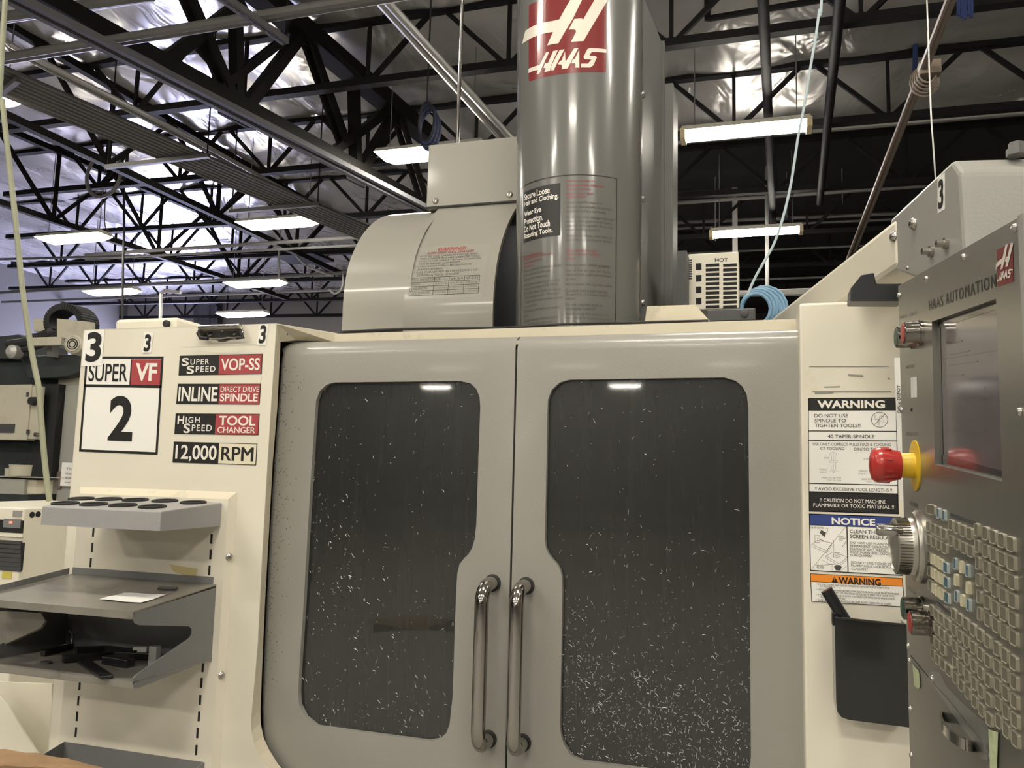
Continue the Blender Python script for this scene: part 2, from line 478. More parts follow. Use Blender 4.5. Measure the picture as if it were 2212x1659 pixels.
struct(grid(U0, U1, W0, 2.0, 1.2, ceil_z).build('ceiling', 'roof_foil', smooth=True, fix=False))
struct(grid(U0, U1, 2.0, DW, 0.22, ceil_z).build('ceiling', 'roof_foil', smooth=True, fix=False))
struct(grid(U0, DU, DW, W1, 0.22, ceil_z).build('ceiling', 'roof_foil', smooth=True, fix=False))
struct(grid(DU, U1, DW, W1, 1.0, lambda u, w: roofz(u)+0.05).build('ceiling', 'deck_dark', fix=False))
mb = MB(); mb.poly([bp(U0, W0, 0), bp(U1, W0, 0), bp(U1, W1, 0), bp(U0, W1, 0)], V((0, 0, 1)), 0.1)
struct(mb.build('floor', 'concrete'))
def wallq(name, a, b, m):
    mb = MB(); (ua, wa), (ub, wb) = a, b
    p = [bp(ua, wa, 0), bp(ub, wb, 0), bp(ub, wb, roofz(ub)+0.12), bp(ua, wa, roofz(ua)+0.12)]
    n = V((0, 0, 1)).cross(p[1]-p[0]).normalized()
    mb.poly(p, n, 0.15); return struct(mb.build(name, m))
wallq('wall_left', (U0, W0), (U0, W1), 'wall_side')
wallq('wall_front', (U1, W0), (U0, W0), 'wall_paint')
wallq('wall_right', (U1, W1), (U1, W0), 'wall_paint')
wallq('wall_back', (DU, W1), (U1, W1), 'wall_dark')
# back wall with the open loading door (daylight outside)
DRA, DRB, DRZ = -19.9, -17.5, 4.8
mb = MB()
zt = lambda u: roofz(u)+0.12
for a, b, z0, z1 in ((U0, DRA, 0, None), (DRB, DU, 0, None), (DRA, DRB, DRZ, None)):
    mb.poly([bp(a, W1, z0), bp(b, W1, z0), bp(b, W1, zt(b)), bp(a, W1, zt(a))], -BW, 0.15)
struct(mb.build('wall_back', 'wall_paint'))
mb = MB(); mb.poly([bp(DRA, W1+0.1, 0), bp(DRB, W1+0.1, 0), bp(DRB, W1+0.1, DRZ), bp(DRA, W1+0.1, DRZ)], -BW)
struct(mb.build('door_1', 'daylight'))
# high mezzanine window block on the back wall
t = thing('office_window', 'dark framed upstairs office window high on the back wall', 'window', bp(-13.6, W1-0.1, 4.9))
mb = MB(); mb.poly([aW(418, 650, W1-0.25), aW(470, 646, W1-0.25), aW(470, 720, W1-0.25), aW(418, 722, W1-0.25)], -BW, 0.2); mb.build('window_frame', 'dark_grey', t)
mb = MB(); mb.poly([aW(426, 661, W1-0.27), aW(453, 659, W1-0.27), aW(453, 718, W1-0.27), aW(426, 720, W1-0.27)], -BW, 0.015); mb.build('pane', 'screen_dark', t)
# insulation edge: a pale strip where the foil stops
mb = MB(); mb.beam(bp(DU, DW, roofz(DU)-0.05), bp(U1, DW, roofz(U1)-0.05), 0.06, 0.10)
struct(mb.build('trim_1', 'roof_foil'))

# ---- unit bar shared by all joist webs
_unit = MB().obox(V((0.5, 0, 0)), V((1, 0, 0)), V((0, 1, 0)), V((0, 0, 1)), 1, 1, 1)
_um = {}
def unit_bar(m):
    if m not in _um:
        me = bpy.data.meshes.new('bar'); me.from_pydata(_unit.v, [], _unit.f); me.materials.append(MATS[m]); _um[m] = me
    return _um[m]
def bar(name, p, q, w, h, m, parent):
    p, q = V(p), V(q); d = q-p; L = d.length; d.normalize()
    up = V((0, 0, 1)) if abs(d.z) < 0.97 else BW
    sd = up.cross(d).normalized(); u2 = d.cross(sd)
    o = bpy.data.objects.new(name, unit_bar(m)); link(o); o.parent = parent
    loc = p-OFF[parent.name]
    o.matrix_basis = Matrix(((d.x*L, sd.x*w, u2.x*h, loc.x), (d.y*L, sd.y*w, u2.y*h, loc.y), (d.z*L, sd.z*w, u2.z*h, loc.z), (0, 0, 0, 1)))
    OFF[o.name] = OFF[parent.name]
    return o
ORD = ['first', 'second', 'third', 'fourth', 'fifth', 'sixth', 'seventh']
PER = 1.57
for k in range(7):
    w = 4.87+2.03*k
    ua = max(U0+0.1, -1.28*(w+2.1)-0.6); ub = min(U1-0.2, 0.62*(w+2.1)+0.8)
    t = thing('roof_joist', f'black open-web steel roof joist, {ORD[k]} in the row counted outward from the machine', 'roof joist', bp(0, w, 5.4), 'roof joists')
    bar('bottom_chord', bp(ua, w, jbz(ua)), bp(ub, w, jbz(ub)), 0.10, 0.075, 'truss_black', t)
    bar('top_chord', bp(ua, w, jbz(ua)+0.68), bp(ub, w, jbz(ub)+0.68), 0.10, 0.06, 'truss_black', t)
    ph = aW(1840, 180, 6.9).dot(BU) + (0.35*k)
    n0 = math.ceil((ua+0.8-ph)/PER); n1 = math.floor((ub-0.8-ph)/PER)
    for n in range(n0, n1+1):
        u = ph+n*PER; a = PER/2-0.085
        bar('web', bp(u-a, w, jbz(u-a)+0.66), bp(u-0.04, w, jbz(u)+0.02), 0.04, 0.045, 'truss_black', t)
        bar('web', bp(u+0.04, w, jbz(u)+0.02), bp(u+a, w, jbz(u+a)+0.66), 0.04, 0.045, 'truss_black', t)
        bar('web', bp(u, w, jbz(u)+0.02), bp(u, w, jbz(u)+0.66), 0.035, 0.035, 'truss_black', t)

# ---- the heavy girder truss that carries the joists
G0, G1 = aZ(95, -2, 4.95), aZ(930, 452, 4.95)
GD = (G1-G0).normalized(); GN = V((GD.y, -GD.x, 0)).normalized()
def aG(px, py, o=0.0): return onp(px, py, G0+GN*o, GN)
t = thing('roof_girder', 'heavy black double-angle girder truss running away under the foil roof', 'roof girder', G0)
def gbar(name, a, b, w, h, gap=0.0):
    for s_ in ((-1, 1) if gap else (0,)):
        bar(name, aG(*a)+GN*(s_*gap/2), aG(*b)+GN*(s_*gap/2), w, h, 'girder_black', t)
G2 = G0-GD*4; G3 = G1+GD*7
bar('bottom_chord', G2, G3, 0.16, 0.13, 'girder_black', t)
ta, tb = aG(600, 20), aG(917, 289); td = (tb-ta)
bar('top_chord', ta-td*0.9, tb+td*0.8, 0.22, 0.19, 'girder_black', t)
gbar('web', (345, 140), (520, 8), 0.12, 0.11)
gbar('web', (403, -8), (507, 228), 0.035, 0.085, 0.10)
gbar('web', (509, 40), (512, 225), 0.10, 0.10)
gbar('web', (527, 236), (652, 72), 0.13, 0.10)
gbar('web', (462, 202), (612, 86), 0.03, 0.07, 0.08)
gbar('web', (663, 84), (742, 308), 0.035, 0.085, 0.10)
gbar('web', (764, 180), (768, 352), 0.11, 0.11)
gbar('web', (774, 376), (849, 251), 0.12, 0.10)
gbar('web', (860, 256), (922, 455), 0.035, 0.085, 0.10)
gbar('web', (700, 342), (836, 241), 0.10, 0.09)
gbar('web', (350, 150), (470, 215), 0.05, 0.05)
for a in ((505, 232), (648, 62), (768, 372), (855, 246)):
    c = aG(*a); mb = MB(); mb.obox(c, GD, GN, V((0, 0, 1)), 0.34, 0.03, 0.26); mb.build('gusset', 'girder_black', t)

# two more girders farther left
def far_girder(a, b, z, label, per=2.1):
    p, q = aZ(*a, z), aZ(*b, z); d = (q-p).normalized(); L = (q-p).length
    t = thing('roof_girder', label, 'roof girder', p)
    up = V((0, 0, min(roofz(p.dot(BU)), roofz(q.dot(BU)))-0.14-z))
    bar('bottom_chord', p-d*2, q+d*2, 0.09, 0.085, 'girder_black', t); bar('top_chord', p-d*2+up, q+d*2+up, 0.09, 0.085, 'girder_black', t)
    k = -2.0
    while k+per < L+2:
        bar('web', p+d*k+up, p+d*(k+per/2), 0.05, 0.05, 'girder_black', t); bar('web', p+d*(k+per/2), p+d*(k+per)+up, 0.05, 0.05, 'girder_black', t); bar('web', p+d*(k+per/2), p+d*(k+per/2)+up, 0.045, 0.045, 'girder_black', t); k += per
far_girder((60, 272), (640, 546), 5.3, 'black girder truss crossing below the conduit bundle')
far_girder((-40, 424), (480, 598), 5.3, 'dark girder truss crossing behind the lamp beside the hanging hose')

# ---- struts, conduits and pipes under the roof
def run(name, label, cat, pts, r, m, n=8, group=None, parent=None):
    mb = MB(); mb.tube(pts, r, n)
    o = mb.build(name, m, parent, smooth=True, loc=None if parent else pts[0])
    if parent is None: tag(o, label, cat, group)
    return o
# double strut along the girder
t = thing('strut_channel', 'long grey double strut channel hung along the girder', 'strut', aZ(40, 2, 4.72))
for a, b in (((30, 5), (925, 462)), ((57, 2), (925, 449))):
    p, q = aZ(*a, 4.72), aZ(*b, 4.72); d = (q-p).normalized()
    bar('channel', p-d*1.5, q+d*3, 0.052, 0.05, 'strut_grey', t)
p, q = aZ(43, 3, 4.74), aZ(925, 455, 4.74); d = (q-p).normalized()
bar('slot', p-d*1.5, q+d*3, 0.03, 0.03, 'rubber', t)
# bundle of eight conduits on trapeze hangers
ZC = 4.95
ENDS = []
for i in range(8):
    a, b = (0, 142+i*8.6), (688-i*9.2, 443+i*1.5)
    p, q = aZ(*a, ZC), aZ(*b, ZC); d = (q-p); ENDS.append((p, q))
    run('conduit', f'thin galvanised conduit, {ORD[i] if i < 7 else "eighth"} of the flat bundle on trapeze hangers', 'conduit', [p-d*0.35, q, q+d*0.45], 0.021, 'galv_dark', 8, 'conduit bundle')
def trapeze(a, b, rods, label):
    p, q = aZ(*a, ZC-0.06), aZ(*b, ZC-0.06)
    t = thing('conduit_hanger', label, 'hanger', p)
    bar('crossbar', p, q, 0.045, 0.045, 'galv_dark', t)
    for f in rods:
        c = p.lerp(q, f); u = c.dot(BU); mb = MB(); mb.tube([c, V((c.x, c.y, roofz(u)))], 0.008, 6); mb.build('rod', 'truss_black', t, smooth=True)
    return t
trapeze((228, 361), (452, 336), (0.02, 0.98), 'trapeze hanger bar under the conduit bundle, the upper of the two')
trapeze((497, 457), (690, 441), (0.02, 0.98), 'trapeze hanger bar under the conduit bundle, just above a lamp')
trapeze((-60, 250), (40, 172), (0.5,), 'trapeze hanger at the dark start of the conduit bundle')
# two conduits with an elbow beside the bundle
for j, dz in enumerate((0.0, 0.06)):
    p = [aZ(x, y+j*9, 5.12) for x, y in ((2, 52), (1, 68), (14, 88), (71, 123), (403, 293), (654, 430), (800, 487))]
    run('conduit', 'galvanised conduit with a swept elbow, ' + ('upper' if j == 0 else 'lower') + ' of the pair beside the bundle', 'conduit', smooth_path(p, 5), 0.026, 'galv', 8)
# cross conduits high up
for nm, a, b, z in (('upper pair, crossing ahead of the girder', (-20, 128), (1000, -38), 4.85), ('lower pair, crossing ahead of the girder', (-20, 136), (1000, -30), 4.85)):
    p, q = aZ(*a, z), aZ(*b, z)
    run('conduit', 'grey conduit of the '+nm, 'conduit', [p, q], 0.034, 'galv_dark', 8)
p, q = aZ(-30, 42, 5.5), aZ(330, -10, 5.5)
run('conduit', 'grey conduit crossing at the very top edge over the strut channel', 'conduit', [p, q], 0.045, 'galv_dark', 8)
p, q = aZ(-30, 52, 5.5), aZ(330, -2, 5.5)
run('conduit', 'thin grey conduit crossing at the top beside a thicker one', 'conduit', [p, q], 0.022, 'galv', 8)
# perforated strut
t = thing('slotted_strut', 'short perforated strut hung across the girder top', 'strut', aZ(475, -10, 4.75))
p, q = aZ(470, -14, 4.75), aZ(617, 90, 4.75); bar('channel', p, q, 0.07, 0.045, 'strut_grey', t)
d = q-p; sd = V((d.y, -d.x, 0)).normalized()
for i in range(16):
    c = p+d*((i+0.5)/16)+V((0, 0, -0.024)); mb = MB(); mb.obox(c, d.normalized(), sd, V((0, 0, 1)), 0.03, 0.016, 0.004); mb.build('hole', 'rubber', t)
c = q; mb = MB(); mb.tube([c, V((c.x, c.y, roofz(c.dot(BU))))], 0.009, 6); mb.build('rod', 'truss_black', t, smooth=True)
# pale double tube behind the column
for j in (0, 1):
    p, q = aZ(812+j*16, -5, 5.2), aZ(1082+j*22, 298, 5.2); d = q-p
    run('conduit', ('inner' if j else 'outer')+' pale conduit of the pair running down behind the grey column', 'conduit', [p-d*0.2, q+d*0.6], 0.036, 'galv', 8)
# black sprinkler pipes above the right side
for nm, a, b in (('upright looking', (1648, -10), (1664, 352)), ('slanting', (1816, -10), (1786, 286))):
    p, q = aZ(*a, 5.28), aZ(*b, 5.28); d = q-p
    run('sprinkler_pipe', f'black {nm} sprinkler pipe running away under the foil', 'pipe', [p-d*0.2, q+d*0.9], 0.045, 'truss_black', 10)
p, q = aZ(1528, 41, 5.75), aZ(1790, -3, 5.75)
run('sprinkler_pipe', 'short black branch pipe with a dropped sprinkler end', 'pipe', [p+V((0, 0, 0.25)), p+V((0, 0, 0.04)), p, p+(q-p)*0.02, q+(q-p)], 0.03, 'truss_black', 10)
# brown paired conduits running away, with coiled wire
t = thing('cable_drop', 'brown paired conduits with wire loops running away overhead', 'conduit', aZ(2053, -5, 4.5))
for j in (0, 1):
    p = [aZ(x+j*9, y, 4.5) for x, y in ((2053, -10), (2002, 147), (1899, 367), (1815, 600))]
    mb = MB(); mb.tube([p[0], p[-1]], 0.022, 8); mb.build('tube', 'brown_conduit', t, smooth=True)
c = aZ(2004, 150, 4.5)
for j in range(5):
    mb = MB(); rr = 0.055+0.01*j
    mb.tube([c+V((rr*math.cos(k*math.pi/8), 0.03*j, rr*1.2*math.sin(k*math.pi/8)-0.03)) for k in range(17)], 0.008, 6); mb.build('wire_loop', 'brown_conduit', t, smooth=True)
mb = MB(); mb.box(c+V((-0.06, -0.05, -0.05)), c+V((0.08, 0.05, 0.05))); mb.build('junction_box', 'brown_conduit', t, bevel=0.005)
# blue plastic strips hanging off the joist
t = thing('blue_tie', 'dark blue bunch of cable hanging from the roof joist by the brown conduits', 'cable', aW(2085, 5, 4.6))
for j in range(5):
    p = [aW(2070+j*7, -14, 4.6), aW(2071+j*7+(j % 2)*3, 18, 4.6), aW(2070+j*7, 34+4*((j*7) % 3), 4.6)]
    mb = MB(); mb.tube(p, 0.014, 6); mb.build('strand', 'dark_blue', t, smooth=True)
p = [aW(x, y, 6.8) for x, y in ((1952, 42), (1968, 44), (1976, 60), (1977, 120), (1974, 178))]
run('cable', 'short dark blue cable looping down from the roof joist', 'cable', smooth_path(p, 4), 0.025, 'dark_blue', 8)
# coil of cable hung on the girder
t = thing('cable_coil', 'dark coil of cable hanging on a wire beside the chrome pipe', 'cable coil', aY(921, 265, 4.5))
c = aY(921, 262, 4.5)
for j in range(6):
    mb = MB(); rr = 0.075+0.012*j
    mb.tube([c+V((rr*math.cos(k*math.pi/8)*(1-0.05*j), 0.02*j, 0.19*math.sin(k*math.pi/8)-0.01*j)) for k in range(17)], 0.010, 6); mb.build('loop', 'dark_blue' if j % 2 else 'rubber', t, smooth=True)
mb = MB(); mb.tube([c+V((0, 0, 0.18)), V((c.x, c.y, roofz(c.dot(BU))-0.05))], 0.008, 6); mb.build('wire', 'rubber', t, smooth=True)
# loose wire loops on the left
c = aW(224, 378, 6.5); mb = MB()
mb.tube([c+BU*(0.33*math.cos(k*math.pi/12))+V((0, 0, 0.33*math.sin(k*math.pi/12))) for k in range(25)], 0.028, 6)
tag(mb.build('cable_ring', 'galv_dark', smooth=True, loc=c), 'grey ring of coiled cable hanging below the dark joist', 'cable coil')
for nm, pts, r in (('black', ((271, 330), (273, 345), (268, 390), (268, 500), (266, 560), (264, 700)), 0.018), ('slim', ((232, 300), (230, 380), (226, 480), (236, 500)), 0.008)):
    p = [aW(x, y, 7.4) for x, y in pts]
    run('drop_cable', f'{nm} cable dropping straight down from the roof past the lamps', 'cable', smooth_path(p, 4), r, 'rubber', 6)
c = aW(271, 345, 7.4); mb = MB(); mb.tube([c+BU*(0.05*math.cos(k*math.pi/8))+V((0, 0, 0.18*math.sin(k*math.pi/8))) for k in range(17)], 0.014, 6)
tag(mb.build('cable_knot', 'rubber', smooth=True, loc=c), 'small black cable loop tied at the top of the drop cable', 'cable')
# air pipes along the far wall
for i, (a, b, w, r) in enumerate((((0, 632), (735, 590), 9.6, 0.03), ((380, 538), (770, 513), 8.2, 0.03), ((380, 550), (770, 530), 8.2, 0.02), ((130, 648), (740, 626), 12.2, 0.03), ((0, 560), (300, 552), 9.4, 0.025))):
    p, q = aW(*a, w), aW(*b, w); d = (q-p).normalized()
    run('air_pipe', f'grey air pipe along the far roof, {ORD[i]} of the scattered pipes beyond the conduit bundle', 'pipe', [p-d*2, q+d], r, 'galv_dark', 8)
p = [aW(x, y, 9.0) for x, y in ((345, 1100), (346, 695), (347, 640), (350, 632), (358, 628), (390, 632))]
p[0].z = 0.0
run('drop_pipe', 'bent galvanised pipe dropping behind the cream number panel', 'pipe', smooth_path(p, 5), 0.03, 'galv', 8)
p = [aW(x, y, 9.57) for x, y in ((603, 600), (603, 540), (608, 528), (616, 526), (630, 540), (660, 572), (700, 590), (720, 596))]
run('white_cable', 'pale cable looping from the air pipes over to the rounded cover', 'cable', smooth_path(p, 5), 0.02, 'galv', 6)
p = [aW(x, y, 9.57) for x, y in ((741, 588), (741, 610), (735, 628), (722, 634), (712, 626))]
run('white_cable', 'short pale cable hanging in a hook beside the rounded cover', 'cable', smooth_path(p, 5), 0.02, 'galv', 6)
# dark exhaust duct and hatch in the roof
mb = MB(); mb.poly([aW(590, 553, 10.2), aW(675, 547, 10.2), aW(722, 566, 10.8), aW(632, 572, 10.8)], V((0, 0, -1)), 0.05)
tag(mb.build('roof_hatch', 'girder_black', loc=aW(640, 560, 10.4)), 'black flat hatch panel under the far roof', 'hatch')
# pipes on the dark right side
for i, (a, b, w, r, m) in enumerate((((1440, 440), (2000, 401), 10.2, 0.03, 'galv_dark'), ((1440, 419), (1990, 386), 10.2, 0.022, 'galv_dark'), ((1440, 482), (1990, 459), 11.5, 0.03, 'galv_dark'), ((1440, 495), (1990, 471), 11.5, 0.02, 'galv_dark'), ((1440, 549), (1880, 530), 12.5, 0.02, 'galv_dark'), ((1440, 610), (1800, 598), 13.0, 0.02, 'galv_dark'), ((1420, 640), (1760, 630), 9.0, 0.05, 'galv'))):
    p, q = aW(*a, w), aW(*b, w)
    run('air_pipe', f'grey pipe crossing the dark bay beyond the column, {ORD[i]} from the top', 'pipe', [V((p.x, p.y, roofz(p.dot(BU)))), p, q], r, m, 8)
mb = MB(); p = aW(1588, 560, 11.0); u = p.dot(BU)
mb.box(V((p.x-0.04, p.y-0.04, 0)), V((p.x+0.04, p.y+0.04, aW(1582, 345, 11.0).z)))
tag(mb.build('steel_post', 'galv', loc=(p.x, p.y, 0)), 'slim grey steel post in the dark bay behind the heater box', 'post')
p = [aW(1658, 507, 10.0), aW(1657, 617, 10.0)]; p[0].z = roofz(p[0].dot(BU))
run('drop_pipe', 'thin grey drop pipe ending above the blue cable coil', 'pipe', p, 0.03, 'galv_dark', 8)
for k, (x, y) in enumerate(((1700, 470), (1820, 440), (1545, 520))):
    p = aW(x, y, 10.3); mb = MB(); mb.tube([p, V((p.x, p.y, roofz(p.dot(BU))))], 0.008, 6)
    tag(mb.build('hanger_rod', 'galv_dark', loc=p), f'thin hanger rod holding the dark bay pipes, {ORD[k]} one', 'rod')

# ---- lamps
LN = [0]
def lamp(px, py, label, wide=0.30, z=5.0, L=1.22, rot=0.0, strip=False):
    c = aZ(px, py, z) if not isinstance(px, V) else px
    t = thing('tube_light', label, 'ceiling lamp', c+V((0, 0, 0.09)), 'tube lights')
    ax = V((math.cos(rot), math.sin(rot), 0)); ay = V((-ax.y, ax.x, 0))
    h = L/2; w = wide/2
    mb = MB()
    top = [c+ax*x+ay*y+V((0, 0, 0.085)) for x, y in ((-h, -w*0.7), (h, -w*0.7), (h, w*0.7), (-h, w*0.7))]
    bot = [c+ax*x+ay*y+V((0, 0, 0.03)) for x, y in ((-h, -w), (h, -w), (h, w), (-h, w))]
    mb.add(top+bot, [(0, 1, 2, 3), (0, 4, 5, 1), (1, 5, 6, 2), (2, 6, 7, 3), (3, 7, 4, 0)])
    mb.build('housing', 'lamp_white', t)
    mb = MB()
    k = 0.97 if strip else 1.0
    e = h*k; q = 0.0 if strip else 0.14
    a = [c+ax*x+ay*y+V((0, 0, 0.028)) for x, y in ((-e, -w*0.96), (e, -w*0.96), (e, w*0.96), (-e, w*0.96))]
    b = [c+ax*x+ay*y+V((0, 0, -0.035)) for x, y in ((-e+q, -w*0.72), (e-q, -w*0.72), (e-q, w*0.72), (-e+q, w*0.72))]
    mb.add(a+b, [(0, 1, 2, 3), (7, 6, 5, 4), (0, 4, 5, 1), (1, 5, 6, 2), (2, 6, 7, 3), (3, 7, 4, 0)])
    mb.build('diffuser', 'lamp_glow', t)
    for s_ in (-1, 1):
        if strip:
            mb = MB(); mb.obox(c+ax*(s_*(h-0.01)), ax, ay, V((0, 0, 1)), 0.05, wide*1.02, 0.10); mb.build('end_cap', 'lamp_cap', t)
        p = c+ax*(s_*h*0.8)+V((0, 0, 0.085)); mb = MB(); mb.tube([p, V((p.x, p.y, roofz(p.dot(BU))-(0.0 if strip else 0.1)))], 0.006, 5); mb.build('suspension_wire', 'galv_dark', t)
    return t
lamp(1609, 283, 'bright open tube strip light with yellowed ends close beside the column', 0.20, strip=True)
lamp(1632, 502, 'bright tube strip light low over the heater box', 0.17, strip=True)
lamp(930, 333, 'bright tube light meeting the corner of the upper cover box')
lamp(600, 484, 'bright tube light hung under the conduit bundle')
lamp(158, 516, 'bright tube light beside the pale hanging hose')
lamp(241, 632, 'small far tube light above the cream numbered panel')
lamp(551, 614, 'small far tube light between the two upper far lamps and the clip')
lamp(524, 680, 'smallest far tube light just above the metal clip')
for x, y in ((-0.3, 2.3), (-0.3, -1.4), (-3.8, -1.4), (3.2, 2.3), (3.2, -1.4), (-7.3, 3.6)) + tuple((x, y) for y in (-5.2, -9.0, -17.0) for x in (-7.5, -4.2, -0.5, 3.2)) + tuple((x, -28.4) for x in (-12.4, -8.6, -4.75)):
    lamp(V((x, y, 5.0)), 0, 'tube light of the overhead rows out of view above the aisle', 0.30)
# ================================================================== THE MACHINE
YP = -0.06                                                  # plane of the side panels, doors stand at y = 0
mach = thing('milling_machine', 'large cream and grey enclosed milling machine with two windowed sliding doors', 'milling machine', (-0.9, 0.6, 0))
def zo(p, z): return V((p.x, p.y, z))
# ---- left front panel with rounded opening
oL = [(597, 698.5), (593, 760), (585, 880), (575, 1044), (566, 1200), (556.5, 1389), (549, 1480), (542.5, 1553), (543, 1580), (548, 1605), (558, 1632), (573, 1654), (600, 1682), (650, 1705)]
front = [aY(x, y, YP) for x, y in oL]
tl = aY(180.6, 713.8, YP)
zt_ = front[0].z
low = 0.12
pan = [V((tl.x, YP, zt_)), V((front[0].x, YP, zt_))]+front[1:]+[V((front[-1].x, YP, low)), V((tl.x, YP, low))]
mb = MB(); mb.poly(pan, NF, 0.003)
mb.poly([V((tl.x, YP, zt_)), V((front[0].x, YP, zt_)), V((front[0].x+0.1, 0.12, zt_)), V((front[0].x, 0.5, zt_)), V((tl.x, 0.5, zt_))], V((0, 0, 1)), 0.003)
mb.poly([V((tl.x, YP, zt_)), V((tl.x, YP, low)), V((tl.x, 0.9, low)), V((tl.x, 0.9, zt_))], V((-1, 0, 0)), 0.003)
left_panel = mb.build('front_panel', 'cream', mach)
# chamfered return towards the door
oG = [(606, 738), (604, 780), (599, 880), (589, 1000), (581, 1150), (573, 1290), (567, 1420), (562.6, 1532), (563, 1562), (569, 1592), (581, 1619), (601.5, 1652), (628, 1682), (680, 1705)]
YR = -0.02
gap = [aY(x, y, YR) for x, y in oG]
mb = MB(); mb.strip(front, gap)
b1 = aY(722, 721, 0.11)
b2 = aY(722, 739, 0.11); c1 = aY(640, 735, 0.03)
mb.poly([front[0], b1, b2, c1, gap[0]], None)
mb.build('panel_return', 'cream_dirt_shade', mach)
# gasket: dark strip behind the gap
gk = [aY(x-10, y, 0.05) for x, y in oG]; gk2 = [aY(x+60, y+4, 0.07) for x, y in oG]
mb = MB(); mb.strip(gk, gk2); mb.build('gasket', 'rubber', mach)
# seam line where the return is joined
mb = MB(); a, b = aY(621, 702, -0.012), aY(621, 724, -0.008); mb.beam(a, b, 0.002); mb.build('seam', 'dark_grey', mach)
# ---- top rail
ra, rb = aY(722, 721.3, 0.11), aY(1722, 689, 0.11)
ra2, rb2 = aY(722, 756, 0.11), aY(1726, 726, 0.11)
mb = MB(); mb.poly([ra, rb, rb2, ra2], NF, 0.08)
mb.build('top_rail', 'cream_dirt_shade', mach)
# sagging dark seal between rail and the covers
mb = MB(); mb.tube(smooth_path([aY(735, 717, 0.19), aY(860, 711, 0.19), aY(990, 709, 0.19), aY(1110, 707, 0.17), aY(1230, 700, 0.16), aY(1400, 696, 0.17), aY(1530, 693, 0.2)], 5), 0.004, 6); mb.build('seal', 'rubber', mach, smooth=True)
# ---- enclosure body (dark inside)
mb = MB()
zc = 1.9
mb.poly([V((-2.0, 1.0, low)), V((0.5, 1.0, low)), V((0.5, 1.0, 1.93)), V((-2.0, 1.0, 1.93))], NF, 0.01)
mb.poly([V((-1.45, 0.12, low)), V((-1.45, 1.0, low)), V((-1.45, 1.0, 1.93)), V((-1.45, 0.12, 1.93))], V((1, 0, 0)), 0.01)
mb.poly([V((0.42, 0.12, low)), V((0.42, 1.0, low)), V((0.42, 1.0, 1.93)), V((0.42, 0.12, 1.93))], V((-1, 0, 0)), 0.01)
mb.poly([V((-1.45, 0.18, 1.93)), V((0.42, 0.18, 1.93)), V((0.42, 1.0, 1.93)), V((-1.45, 1.0, 1.93))], V((0, 0, -1)), 0.01)
mb.poly([V((-1.45, 0.12, 0.5)), V((0.42, 0.12, 0.5)), V((0.42, 1.0, 0.5)), V((-1.45, 1.0, 0.5))], V((0, 0, 1)), 0.01)
mb.build('enclosure', 'interior', mach)
mb = MB(); c = aY(1440, 1430, 0.35); mb.box(c+V((-0.10, -0.04, -0.05)), c+V((0.10, 0.08, 0.04))); mb.build('vise', 'workpiece', mach, bevel=0.01)
mb = MB(); mb.box((-1.2, 0.25, 0.72), (0.3, 0.75, 0.80)); mb.build('table', 'galv_dark', mach)
mb = MB(); mb.box((-2.03, YP+0.01, 0.0), (0.5, 0.95, 0.13)); mb.build('base', 'dark_grey', mach)

# ---- doors
WL = [(644, 1495), (646, 1523.5), (659, 1549), (684, 1569), (780, 1582), (925, 1601), (947.6, 1597), (964, 1584), (971, 1565), (975, 1530), (978, 1501), (983, 1340), (986.5, 1260), (988, 1238), (992.6, 1218.5), (1001, 1208), (1012, 1197), (1020, 1183), (1026, 1162), (1029, 1130), (1034, 971), (1037.5, 880), (1036, 858), (1029, 840), (1016, 828), (992, 823), (850, 824.5), (720.8, 826), (705.8, 831), (690.7, 844.7), (683, 864), (681, 885), (671, 1040), (662, 1194), (655.6, 1308), (648, 1420)]
WR = [(1210, 1570), (1212, 1590), (1219, 1609.6), (1234, 1633.5), (1258, 1645), (1359.6, 1658), (1585, 1688), (1606, 1684), (1618, 1664), (1622, 1640), (1621, 1500), (1619, 1180), (1617, 960), (1616.5, 880), (1613, 852), (1603, 834), (1588, 822), (1564, 815), (1400, 817.5), (1229.6, 820), (1208.5, 826.6), (1192, 842), (1184, 862), (1182.5, 885), (1180.5, 1000), (1177, 1165), (1178.5, 1182), (1184, 1196), (1192.5, 1207), (1203, 1219), (1210.5, 1232), (1213.5, 1246), (1215, 1275), (1213, 1400)]
